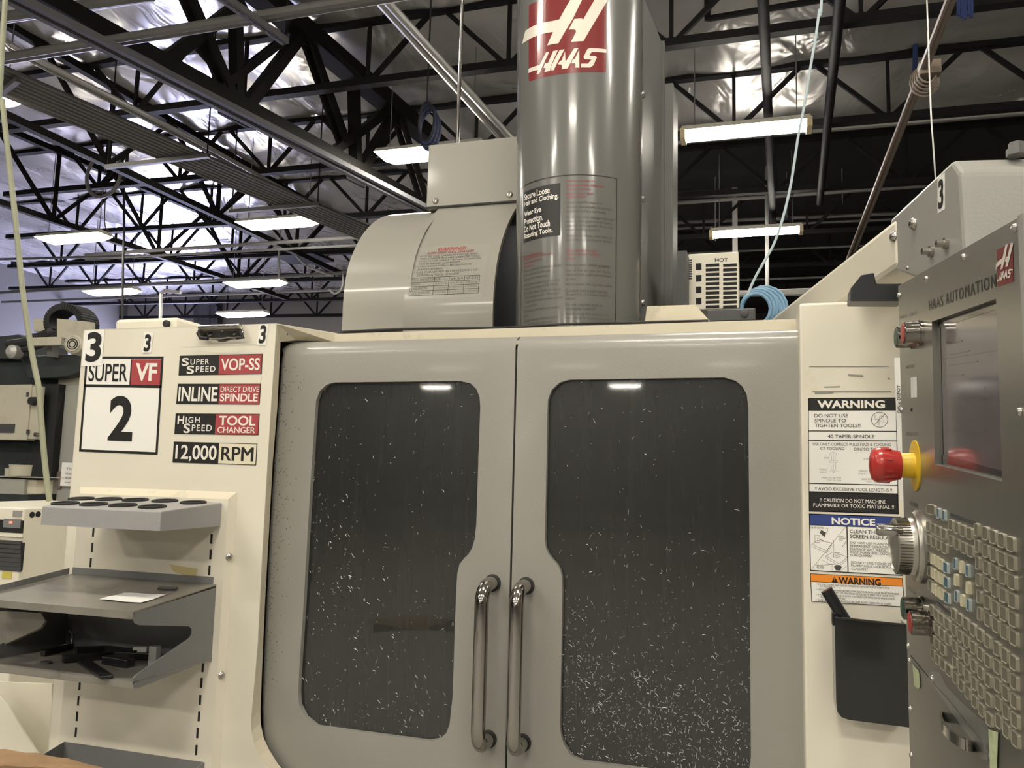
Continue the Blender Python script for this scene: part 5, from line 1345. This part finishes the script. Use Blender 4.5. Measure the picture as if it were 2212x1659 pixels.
def key(px, py, w, h, kind='g', t=0.0036):
    c = aP(px, py)-OFF[pend.name]
    o = link(bpy.data.objects.new('key', KM[kind])); o.parent = pend; OFF[o.name] = OFF[pend.name]
    z = V((0, 0, 1)); e = ER*w; u = z*h; n = PN*t
    o.matrix_basis = Matrix(((e.x, u.x, n.x, c.x), (e.y, u.y, n.y, c.y), (e.z, u.z, n.z, c.z), (0, 0, 0, 1)))
C5 = lambda x, y: (1980+x/5.53, 1060+y/5.53)
C6 = lambda x, y: (1960+x/4.623, 1300+y/4.623)
def wpitch(a, b): return (aP(*a)-aP(*b)).length
kh = 0.0146
key(*C5(192, 228), wpitch(C5(140, 200), C5(246, 250))*0.98, kh, 'g'); key(*C5(283, 272), 0.013, kh, 'b'); key(*C5(349, 297), 0.013, kh, 'b')
def block(rows, conv, kinds=None, wf=0.72, h=kh):
    for row in rows:
        ps = [conv(*p[:2]) for p in row]
        for i, p in enumerate(ps):
            j = i+1 if i+1 < len(ps) else i-1
            key(*p, wpitch(p, ps[j])*wf, h, kinds[i] if kinds else 'g')
block([[(165, 428), (225, 457), (286, 489), (352, 522)], [(172, 588), (230, 618), (292, 652), (360, 690)]], C5)
block([[(436, 412), (508, 447), (582, 481), (662, 516)], [(441, 602), (512, 642), (590, 684), (672, 724)]], C5)
block([[(170, 790), (218, 822), (266, 848), (316, 882), (372, 922)], [(178, 960), (222, 990), (268, 1024), (322, 1056), (380, 1098)], [(184, 1126), (230, 1168), (275, 1204), (326, 1240), (385, 1280)]], C5, 'gcccb', 0.85)
for x, y, k in ((486, 876, 'b'), (560, 916, 'c'), (635, 960, 'b'), (497, 1068, 'c'), (641, 1162, 'c'), (503, 1262, 'b'), (574, 1314, 'c'), (648, 1366, 'b')): key(*C5(x, y), 0.0115, kh*1.05, k)
R4 = [[(850, 512), (946, 556), (1046, 598), (1157, 642)], [(857, 722), (953, 768), (1053, 818), (1164, 868)], [(864, 924), (960, 978), (1060, 1034), (1174, 1094)], [(871, 1128), (966, 1192), (1066, 1252), (1180, 1318)], [(876, 1336), (972, 1404), (1072, 1472), (1186, 1542)], [(882, 1542), (979, 1614), (1081, 1688), (1192, 1762)]]
block(R4, C5, None, 0.74, kh*1.06)
for x, y in ((746, 470), (754, 667), (762, 868), (768, 1066), (776, 1270), (782, 1474)): key(*C5(x, y), 0.0135, kh*1.06, 'g')
block([[(262, 84), (310, 130), (362, 174), (420, 224)], [(266, 230), (316, 280), (368, 326), (425, 378)], [(270, 376), (321, 426), (375, 478)], [(275, 522), (322, 575), (376, 628), (436, 686)]], C6, None, 0.8)
AL = [[(486, 127), (546, 178), (611, 226), (680, 282), (750, 336), (826, 396)]]
for k, dy in enumerate((0, 160, 318, 476, 634)): block([[(x+4*k, y+dy*(1+0.0001*(x-486))+(x-486)*0.09*k) for x, y in AL[0]]], C6, None, 0.72)
block([[(920+5*k, 470+182*k), (1002+4*k, 540+187*k), (1090+4*k, 612+191*k)] for k in range(5)], C6, None, 0.74, kh*1.04)
for a, b in (((405, 285), (705, 395)), ((250, 1350), (425, 1510))):
    p, q = aP(*C5(*a), 0.0006), aP(*C5(*b), 0.0006); mb = MB(); mb.beam(p, q, 0.0006, 0.0045); mb.build('legend_strip', 'dark_grey', pend)
# round push buttons
def push(px, py, ang_h, col, L=0.024, r=0.0165):
    c = aP(px, py); mb = MB(); mb.lathe(c, PN, [(0, r*1.12), (0.004, r*1.12), (0.005, r), (L, r), (L+0.001, r*0.9)], 28); b_ = mb.build('push_button', 'chrome', pend, smooth=True)
    mb = MB(); mb.lathe(c+PN*(L-0.001), PN, [(0, r*0.86), (0.0026, r*0.84), (0.003, r*0.6)], 24); mb.build('button_cap', col, b_, smooth=True)
push(1974, 728, 0, 'button_green'); push(1991, 719, 0, 'button_red')
push(1995, 1316, 0, 'button_green', 0.027, 0.0165); push(2013, 1348, 0, 'button_red', 0.027, 0.0165)
# emergency stop
c = aP(1977, 1006)
mb = MB(); mb.lathe(c, PN, [(0, 0.0385), (0.0016, 0.0385), (0.002, 0.036)], 36); mb.build('stop_plate', 'stop_yellow', pend, smooth=True)
mb = MB(); mb.lathe(c, PN, [(0.001, 0.019), (0.022, 0.0185), (0.024, 0.017)], 28); mb.build('stop_collar', 'stop_yellow', pend, smooth=True)
mb = MB(); mb.lathe(c, PN, [(0.020, 0.017), (0.0215, 0.0215), (0.030, 0.0235), (0.046, 0.0275), (0.055, 0.0265), (0.0605, 0.022), (0.0635, 0.012), (0.0645, 0.0)], 32); st = mb.build('stop_button', 'stop_red', pend, smooth=True)
for k in range(9):
    a = k*2*math.pi/9; d_ = PA*math.cos(a)+V((0, 0, 1))*math.sin(a); mb = MB(); mb.obox(c+PN*0.040+d_*0.0262, PN, d_, PN.cross(d_), 0.010, 0.003, 0.004); mb.build('grip', 'stop_red', st)
# jog wheel
c = aP(1990, 1181)
mb = MB(); mb.lathe(c, PN, [(0, 0.053), (0.006, 0.053), (0.008, 0.0505), (0.012, 0.0495)], 40); w_ = mb.build('jog_dial', 'stainless_plain', pend, smooth=True)
mb = MB(); mb.lathe(c, PN, [(0.008, 0.046), (0.012, 0.042), (0.020, 0.0400), (0.036, 0.0400), (0.038, 0.037), (0.0385, 0.035), (0.036, 0.034), (0.036, 0.0)], 40); mb.build('jog_wheel', 'stainless_plain', w_, smooth=True)
mb = MB()
for k in range(56):
    a = 2*math.pi*k/56; d_ = PA*math.cos(a)+V((0, 0, 1))*math.sin(a); mb.obox(c+PN*0.027+d_*0.0405, PN, d_, PN.cross(d_), 0.017, 0.0014, 0.0016)
kn = mb.build('knurl', 'chrome', w_); kn['kind'] = 'stuff'
c2 = aP(1950, 1146, 0.036); mb = MB(); mb.lathe(c2, PN, [(0, 0.005), (0.006, 0.005), (0.007, 0.0085), (0.032, 0.0085), (0.034, 0.007)], 18); mb.build('crank_knob', 'chrome', w_, smooth=True)
# key port
a = [aP(x, y, 0.0004) for x, y in ((1957, 814), (1980, 811), (1981, 860), (1959, 862))]; mb = MB(); mb.poly(a, PN, 0.0004); o = mb.build('card_window', 'stainless_plain', pend)
a = [aP(x, y, 0.0009) for x, y in ((1967, 816), (1979.5, 814), (1980, 858), (1968, 859))]; mb = MB(); mb.poly(a, PN, 0.0004); mb.build('card', 'paper', o)
a = [aP(x, y, 0.0005) for x, y in ((1967, 883), (1970, 881), (1970, 888), (1967, 889))]; mb = MB(); mb.poly(a, PN, 0.0004); mb.build('pilot_hole', 'void', pend)
# screws
for px, py in ((1944, 638), (2003, 603), (2084, 556), (2194.5, 492), (1949, 886), (2206, 890), (1964, 1396), (1966, 1428), (1968, 1531), (1970, 1632), (2016, 1466)):
    mb = MB(); mb.lathe(aP(px, py), PN, [(0, 0.0046), (0.0014, 0.0046), (0.0036, 0.003), (0.0038, 0.0014), (0.002, 0.0013)], 14); mb.build('screw', 'bolt_steel', pend, smooth=True)
# lower cover seam, tape, drawer pull
mb = MB()
for a, b in (((1967, 1416), (2010, 1468)), ((2010, 1468), (2060, 1525)), ((2060, 1525), (2120, 1600)), ((2120, 1600), (2160, 1700))): mb.beam(aP(*a, 0.0003), aP(*b, 0.0003), 0.0006, 0.0012)
mb.build('seam', 'void', pend)
mb = MB(); P = [aP(x, y, 0.0012) for x, y in ((2004, 1466), (2012, 1450), (2030, 1452), (2042, 1480), (2070, 1510), (2100, 1538), (2130, 1562), (2145, 1590), (2150, 1640), (2120, 1640), (2100, 1600), (2060, 1545), (2030, 1500))]
mb.poly(P, PN); mb.build('clear_tape', 'film', pend)
mb = MB(); mb.poly([aP(x, y, 0.0016) for x, y in ((2135, 1575), (2156, 1582), (2152, 1700), (2140, 1700))], PN); mb.build('green_tape', 'green_tape', pend)
mb = MB(); mb.poly([aP(x, y, 0.001) for x, y in ((1971, 1434), (1985, 1450), (1988, 1480), (1984, 1489), (1975, 1480))], PN); mb.build('tape_scrap', 'green_tape', pend)
hp = smooth_path([aP(2033, 1546), aP(2030, 1556, 0.016), aP(2042, 1580, 0.026), aP(2068, 1600, 0.026), aP(2092, 1612, 0.016), aP(2099, 1612)], 5)
mb = MB(); A_ = [p+V((0, 0, 0.006)) for p in hp]; B_ = [p-V((0, 0, 0.006)) for p in hp]; mb.strip(A_, B_); C_ = [p-PN*0.003 for p in A_]; mb.strip(A_, C_); mb.strip(B_, [p-PN*0.003 for p in B_]); mb.strip(C_, [p-PN*0.003 for p in B_])
mb.build('drawer_pull', 'chrome', pend, smooth=True)

# ---- support bracket and arm
YK = -0.28
k1 = aY(1922, 474, YK); zk = k1.z
k2 = aZ(2058, 344, zk); kd = (k2-k1).normalized(); kn_ = V((-abs(kd.y), kd.x*(1 if kd.y < 0 else 1), 0)); kn_ = V((kd.y, -kd.x, 0)).normalized()
if kn_.x > 0: kn_ = -kn_
def aK(px, py, o=0.0): return onp(px, py, k1+kn_*o, kn_)
kr = -kn_
kp = [aK(x, y) for x, y in ((1922, 474), (2056, 346), (2074, 372), (2086, 560), (2050, 640), (1977, 600), (1922, 580))]
mb = MB(); mb.poly(kp, kn_, 0.34)
brk = mb.build('arm_bracket', 'bracket_grey', pend, bevel=0.008)
for px, py, r in ((1976, 484, 0.0125), (1934, 512, 0.0125), (1962, 579, 0.0045)):
    mb = MB(); mb.lathe(aK(px, py), kn_, [(0, r), (r*0.25, r), (r*0.7, r*0.7), (r*0.8, r*0.4), (r*0.4, r*0.38)], 20); mb.build('bolt', 'bolt_steel', brk, smooth=True)
for px, py in ((2046, 526), (2014, 543)):
    mb = MB(); mb.lathe(aK(px, py), kn_, [(0, 0.010), (0.006, 0.010), (0.0062, 0.0065), (0.018, 0.0065), (0.0182, 0.003), (0.014, 0.003)], 18); mb.build('bolt', 'bolt_steel', brk, smooth=True)
a, b, c = aK(2026, 385), aK(2041, 373), aK(2026, 462)
mb = MB(); mb.poly([a+kn_*0.0006, b+kn_*0.0006, b+(c-a)+kn_*0.0006, c+kn_*0.0006], kn_, 0.0006); o = mb.build('number_sticker', 'sticker_white', brk)
D = Decal(planar(a+kn_*0.0006, b-a, c-a, kn_)); D.text('3', 'black_print', 0.16, 0.10, 0.86, 0.92, bold=0.03); D.build(o)
p = aZ(2196, 336, zk); mb = MB(); mb.lathe(p, V((0, 0, 1)), [(0, 0.016), (0.012, 0.016), (0.013, 0.012), (0.022, 0.012)], 6); mb.build('top_bolt', 'galv_dark', brk)
# arm back to the machine
f1 = aZ(1652, 692, zk-0.01); n1 = aZ(1925, 468, zk-0.01)
ad = (n1-f1).normalized(); an = V((ad.y, -ad.x, 0)).normalized()
if an.x > 0: an = -an
ah = zk-aK(1922, 582).z; mid = (f1+n1)/2-an*0.066-V((0, 0, ah/2))
mb = MB(); mb.obox(mid, ad, an, V((0, 0, 1)), (n1-f1).length, 0.11, ah); mb.build('support_arm', 'cream', pend, bevel=0.012)
mb = MB(); yk2 = -0.33
P = [aY(x, y, yk2) for x, y in ((1836, 650), (1838, 622), (1862, 592), (1888, 588), (1893, 612), (1950, 612), (1950, 650))]
mb.poly(P, NF, 0.06); mb.build('swivel_stop', 'black_plastic', pend, bevel=0.003)
# plastic ruler hung behind the pendant
t = thing('ruler', 'white plastic ruler tucked behind the pendant edge', 'ruler', aY(1940, 1080, -0.45))
a, b, c = aY(1931.5, 773, -0.45), aY(1956, 772, -0.45), aY(1946, 1080, -0.45)
c.x = a.x+0.003
mb = MB(); mb.poly([a, b, b+(c-a), c], NF, 0.002); mb.build('strip', 'sticker_white', t)
p0 = aY(1938, 893, -0.4525); pu = aY(1936.5, 832, -0.4525)-p0; pv = aY(1946, 893, -0.4525)-p0
D = Decal(planar(p0, pu, pv, NF)); D.text('Office DEPOT', 'black_print', 0, 0.1, 1, 0.95, bold=0.02); D.build(t, 0.0004)
# ================================================================== THINGS AROUND THE MACHINE
# vented heater box on top of the machine
YH = 0.75
t = thing('heater_box', 'pale vented electrical box marked HOT on the machine roof', 'heater', aY(1540, 666, YH))
a, b = aY(1487, 549, YH), aY(1596, 666, YH)
mb = MB(); mb.box(V((a.x, YH, b.z)), V((b.x, YH+0.16, a.z))); mb.build('case', 'cream', t, bevel=0.003)
CH = lambda x, y: (1380+x/2.6587, 480+y/2.6587)
for j in range(10):
    for x0_, x1_ in ((384, 462), (484, 563)):
        y = 240+j*26.5; p, q = aY(*CH(x0_, y), YH-0.001), aY(*CH(x1_, y+13), YH-0.001)
        mb = MB(); mb.box(p, V((q.x, YH+0.002, q.z))); mb.build('vent_slot', 'void', t)
for y in (255, 322, 388, 453):
    p, q = aY(*CH(328, y-18), YH-0.001), aY(*CH(360, y+18), YH-0.001); mb = MB(); mb.box(p, V((q.x, YH+0.002, q.z))); mb.build('knockout', 'void', t)
for j in range(9):
    p = aY(*CH(268, 225+j*13), YH-0.0005); mb = MB(); mb.box(p, p+V((0.022, 0.002, 0.006))); mb.build('vent_slot', 'dark_grey', t)
A_, B_, C_ = aY(*CH(437, 207), YH), aY(*CH(512, 207), YH), aY(*CH(437, 228), YH)
D = Decal(planar(A_, B_-A_, C_-A_, NF)); D.text('HOT', 'black_print', 0, 0, 1, 1, bold=0.03, h=2); D.build(t, 0.0006)
# blue cable: coil on the roof and the line that rises to the ceiling
t = thing('blue_cable', 'light blue air line rising from a coil on the machine roof to the ceiling', 'cable', aY(1632, 690, 0.8))
c = aY(1632, 668, 0.8)
for j in range(6):
    mb = MB(); rr = 0.055+0.006*j
    mb.tube([c+V((rr*0.9*math.cos(k*math.pi/9)+0.006*j, 0.012*j, rr*math.sin(k*math.pi/9)+0.004*(j % 3))) for k in range(19)], 0.0058, 8); mb.build('coil', 'blue_cord', t, smooth=True)
pts = [aY(x, y, 0.8) for x, y in ((1614, 640), (1628, 606), (1645, 575), (1668, 535), (1684, 495), (1698, 445), (1708, 400), (1716, 350), (1725, 290), (1737, 230), (1750, 150), (1762, 80), (1770, 20), (1776, -30))]
pts.append(V((pts[-1].x+0.05, pts[-1].y, 4.5))); pts.append(V((pts[-1].x+0.05, pts[-1].y+0.02, 6.0)))
mb = MB(); mb.tube(smooth_path(pts, 4), 0.0045, 8); mb.build('line', 'pale_cord', t, smooth=True)
# thin pull wire
p = [aY(x, y, 2.5) for x, y in ((2008, 170), (2012, 260), (2020, 370), (2024, 420))]
mb = MB(); mb.tube([p[0]+V((0, 0, 1.5))]+p, 0.004, 6); tag(mb.build('pull_wire', 'galv', loc=p[-1], smooth=True), 'thin pale wire hanging behind the pendant bracket', 'wire')
# pale hose hanging at the left
YHs = 0.7
pts = [aY(x, y, YHs) for x, y in ((2, 150), (5, 215), (14, 300), (24, 390), (36, 500), (48, 620), (62, 720), (74, 790), (84, 840), (90, 920), (97, 1000), (104, 1060), (107, 1082))]
pts = [pts[0]+V((-0.1, 0, 2.2))]+pts
mb = MB(); mb.tube(smooth_path(pts, 4), 0.012, 10); tag(mb.build('air_hose', 'hose', loc=pts[-1], smooth=True), 'pale green-grey air hose hanging down to the small cream cabinet', 'hose')

# ---- chiller cabinet at the left edge
YC = 0.45
cn = aY(53, 1098, YC); zc = cn.z
t = thing('chiller_cabinet', 'small cream chiller cabinet with dark louvre at the picture edge', 'cabinet', V((cn.x-0.2, YC+0.25, 0.3)))
mb = MB(); mb.box((cn.x-0.55, YC, 0.0), (cn.x, YC+0.62, zc)); mb.build('case', 'cream', t, bevel=0.006)
def cq(n_, x0_, y0_, x1_, y1_, m, d=0.002):
    p, q = aY(x0_, y0_, YC-d), aY(x1_, y1_, YC-d); mb = MB(); mb.box(p, V((q.x, YC+0.004, q.z))); return mb.build(n_, m, t)
cq('control_recess', -120, 1116, 47, 1152, 'void'); cq('control_plate', 8, 1120, 43, 1141, 'tray_grey', 0.004); cq('indicator', 20, 1126, 25, 1131, 'light_red', 0.006)
cq('handle_bar', -120, 1152, 47, 1161, 'galv', 0.006); cq('louvre', -120, 1162, 46, 1232, 'void'); cq('tag', 5, 1234, 24, 1251, 'yellow_tag'); cq('plate', 28, 1103, 46, 1117, 'galv', 0.003)
for k in range(7): cq('louvre_blade', -120, 1166+k*9.5, 45, 1169+k*9.5, 'dark_grey', 0.003)
for px, py in ((69, 1112), (82, 1111)):
    p = aX(px, py, cn.x); mb = MB(); mb.lathe(p, V((1, 0, 0)), [(0, 0.012), (0.002, 0.012)], 16); mb.build('side_hole', 'void', t)
# ---- older dark machine behind it
YM = 1.6
def mbx(name, x0_, y0_, x1_, y1_, m, y, dep, parent, bevel=0.004):
    p, q = aY(x0_, y0_, y), aY(x1_, y1_, y); mb = MB(); mb.box(p, V((q.x, y+dep, q.z))); return mb.build(name, m, parent, bevel=bevel)
old = thing('old_milling_machine', 'dark green older milling machine with cream boxes behind the numbered panel', 'milling machine', V((aY(60, 900, YM).x, YM+0.5, 0)))
p, q = aY(-250, 772, YM), aY(260, 880, YM); mb = MB(); mb.box(V((p.x, YM+0.15, 0.0)), V((q.x, YM+1.2, p.z))); mb.build('casting', 'casting_dark', old, bevel=0.03)
P = [aY(x, y, YM+0.05) for x, y in ((40, 770), (150, 765), (182, 768), (182, 800), (150, 812), (120, 816), (60, 818))]; mb = MB(); mb.poly(P, NF, 0.3); mb.build('spindle_head', 'casting_dark', old, bevel=0.01)
P = [aY(x, y, YM+0.1) for x, y in ((-40, 730), (40, 722), (62, 735), (62, 775), (-40, 775))]; mb = MB(); mb.poly(P, NF, 0.3); mb.build('bracket', 'casting_dark', old, bevel=0.01)
for a, b, r in (((20, 745), (110, 718), 0.03), ((40, 758), (130, 722), 0.02), ((62, 728), (180, 700), 0.02)):
    mb = MB(); mb.tube(smooth_path([aY(*a, YM), aY((a[0]+b[0])/2, (a[1]+b[1])/2+6, YM), aY(*b, YM)], 5), r, 8); mb.build('hose', 'rubber', old, smooth=True)
p = aY(40, 762, YM); mb = MB(); mb.lathe(p, NF, [(0, 0.04), (0.05, 0.04), (0.07, 0.02)], 16); mb.build('fitting', 'galv', old, smooth=True)
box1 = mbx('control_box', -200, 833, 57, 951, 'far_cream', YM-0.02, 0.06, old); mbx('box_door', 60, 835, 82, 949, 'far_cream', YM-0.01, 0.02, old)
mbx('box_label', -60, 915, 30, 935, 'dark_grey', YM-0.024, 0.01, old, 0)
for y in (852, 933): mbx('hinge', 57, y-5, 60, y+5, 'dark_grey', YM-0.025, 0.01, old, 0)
p = aY(75, 867, YM-0.012); mb = MB(); mb.lathe(p, NF, [(0, 0.026), (0.03, 0.022)], 16); mb.build('knob', 'rubber', old, smooth=True)
p = aY(82, 939, YM-0.012); mb = MB(); mb.lathe(p, NF, [(0, 0.012), (0.02, 0.012)], 12); mb.build('latch', 'bolt_steel', old, smooth=True)
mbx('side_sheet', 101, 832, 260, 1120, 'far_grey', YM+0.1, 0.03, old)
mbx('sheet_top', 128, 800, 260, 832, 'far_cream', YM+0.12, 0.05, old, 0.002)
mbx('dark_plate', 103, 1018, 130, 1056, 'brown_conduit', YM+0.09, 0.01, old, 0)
o = mbx('notice_paper', 134, 999, 175, 1051, 'paper', YM+0.085, 0.002, old, 0)
a, b, c = aY(143, 1009, YM+0.083), aY(175, 1010, YM+0.083), aY(141, 1047, YM+0.083); D = Decal(planar(a, b-a, c-a, NF))
for i, s_ in enumerate(('This', 'machine', 'can', 'only')): D.text(s_, 'faded_print', 0.0, 0.02+i*0.26, 0.2+0.09*len(s_), 0.16+i*0.26)
D.build(o, 0.001)
mbx('dark_gap', 83, 830, 102, 1120, 'void', YM+0.05, 0.05, old, 0)
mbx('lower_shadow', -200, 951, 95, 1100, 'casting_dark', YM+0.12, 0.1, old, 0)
# cream guards and fan motor
P = [aY(x, y, YM-0.05) for x, y in ((123, 688), (200, 696), (200, 741), (180, 741), (180, 733), (123, 729))]; mb = MB(); mb.poly(P, NF, 0.02); mb.build('guard_plate', 'far_cream', old)
mbx('guard_rail', 70, 729, 131, 745, 'far_cream', YM-0.06, 0.03, old, 0.002)
P = [aY(x, y, YM+0.1) for x, y in ((72, 689), (108, 688), (110, 716), (97, 716), (72, 715))]; mb = MB(); mb.poly(P, NF, 0.03); mb.build('guard_plate', 'far_cream', old)
p = aY(163, 745, YM-0.10); mb = MB(); mb.lathe(p, V((0.25, -0.97, 0)), [(-0.2, 0.05), (0, 0.056), (0.02, 0.052), (0.03, 0.04)], 24); fm = mb.build('fan_motor', 'far_cream', old, smooth=True)
for r in (0.018, 0.029, 0.040):
    ax = V((0.97, 0.25, 0)); cc = p+V((0.25, -0.97, 0))*(0.031 if r < 0.035 else 0.027); mb = MB(); mb.tube([cc+ax*(r*math.cos(k*math.pi/10))+V((0, 0, r*math.sin(k*math.pi/10))) for k in range(21)], 0.0028, 6); mb.build('fan_slot', 'void', fm)
mbx('post', 103, 745, 111, 770, 'galv_dark', YM, 0.05, old, 0)
# energy chain arch: individual links
chain = []
for k in range(27):
    a = R_(205-230*k/26); cx_, cy_ = 125, 693
    chain.append((cx_+37*math.cos(a), cy_-34*math.sin(a), a))
for px, py, a in chain:
    c = aY(px, py, YM+0.0); d_ = V((-math.sin(a), 0, math.cos(a))); r_ = V((math.cos(a), 0, math.sin(a)))
    mb = MB(); mb.obox(c+V((0, 0.1, 0)), d_, r_, V((0, 1, 0)), 0.0165, 0.042, 0.13); mb.build('chain_link', 'rubber', old, bevel=0.004)
# junction box with two paint cans
t = thing('junction_box', 'pale grey junction box with a printed plate under the dark machine', 'electrical box', aY(40, 1070, 1.0))
mbx('box', -60, 1031, 50, 1069, 'far_grey', 1.0, 0.2, t); mbx('lid', -64, 1028, 80, 1032, 'far_grey', 0.99, 0.22, t, 0.002); mbx('plate', 51, 1036, 76, 1067, 'far_cream', 1.02, 0.1, t, 0.002)
for px, r, h0, h1, lb in ((43, 0.05, 1028, 1004, 'large white can on the junction box'), (22, 0.026, 1028, 1012, 'small white can on the junction box')):
    a, b = aY(px, h0, 1.1), aY(px, h1, 1.1); mb = MB(); hh = b.z-a.z; mb.lathe(a, V((0, 0, 1)), [(0, r*0.95), (hh*0.9, r), (hh*0.92, r*1.04), (hh, r*1.04)], 20)
    tag(mb.build('paint_can', 'far_cream', loc=a, smooth=True), lb, 'can')
# wall conduits
for k, (px, y0_, y1_) in enumerate(((12, 668, 735), (19, 655, 740), (32, 655, 728))):
    p, q = aW(px, y0_-60, W1-0.1), aW(px+2, y1_, W1-0.1); mb = MB(); mb.tube([p, q], 0.03, 6); tag(mb.build('wall_conduit', 'galv_dark', loc=q), f'thin grey conduit on the far wall, {ORD[k]} from the picture edge', 'conduit')

# ---- white chute at the lower left and cardboard in front
t = thing('sheet_chute', 'cream angled sheet metal chute below the trays', 'chute', aY(40, 1600, 0.1))
P = [aY(x, y, 0.1) for x, y in ((-80, 1470), (112, 1478), (112, 1700), (-80, 1700))]; mb = MB(); mb.poly(P, NF, 0.01); mb.build('back_sheet', 'cream', t)
P = [aY(-60, 1440, -0.02), aY(12, 1520, -0.02), aY(80, 1626, -0.02), aY(90, 1720, -0.02), aY(-60, 1720, -0.02)]; mb = MB(); mb.poly(P, V((-0.3, -0.9, 0.2)).normalized(), 0.006); mb.build('front_sheet', 'cream', t)
YX = -0.75
t = thing('cardboard_pad', 'stained brown cardboard pad in the lower corner', 'cardboard', aY(60, 1690, YX))
vs = []; n = 14; rr_ = random.Random(9); T_ = []; B_ = []
for i in range(n+1):
    f = i/n; px = -80+315*f; py = 1616+46*f*f+rr_.uniform(-2, 2); T_.append(aY(px, py, YX)); B_.append(aY(px, py+14+30*(1-f), YX-0.1))
mb = MB(); mb.strip(T_, B_); mb.strip(B_, [p-V((0, 0.0, 0.05)) for p in B_]); mb.build('sheet', 'cardboard', t)
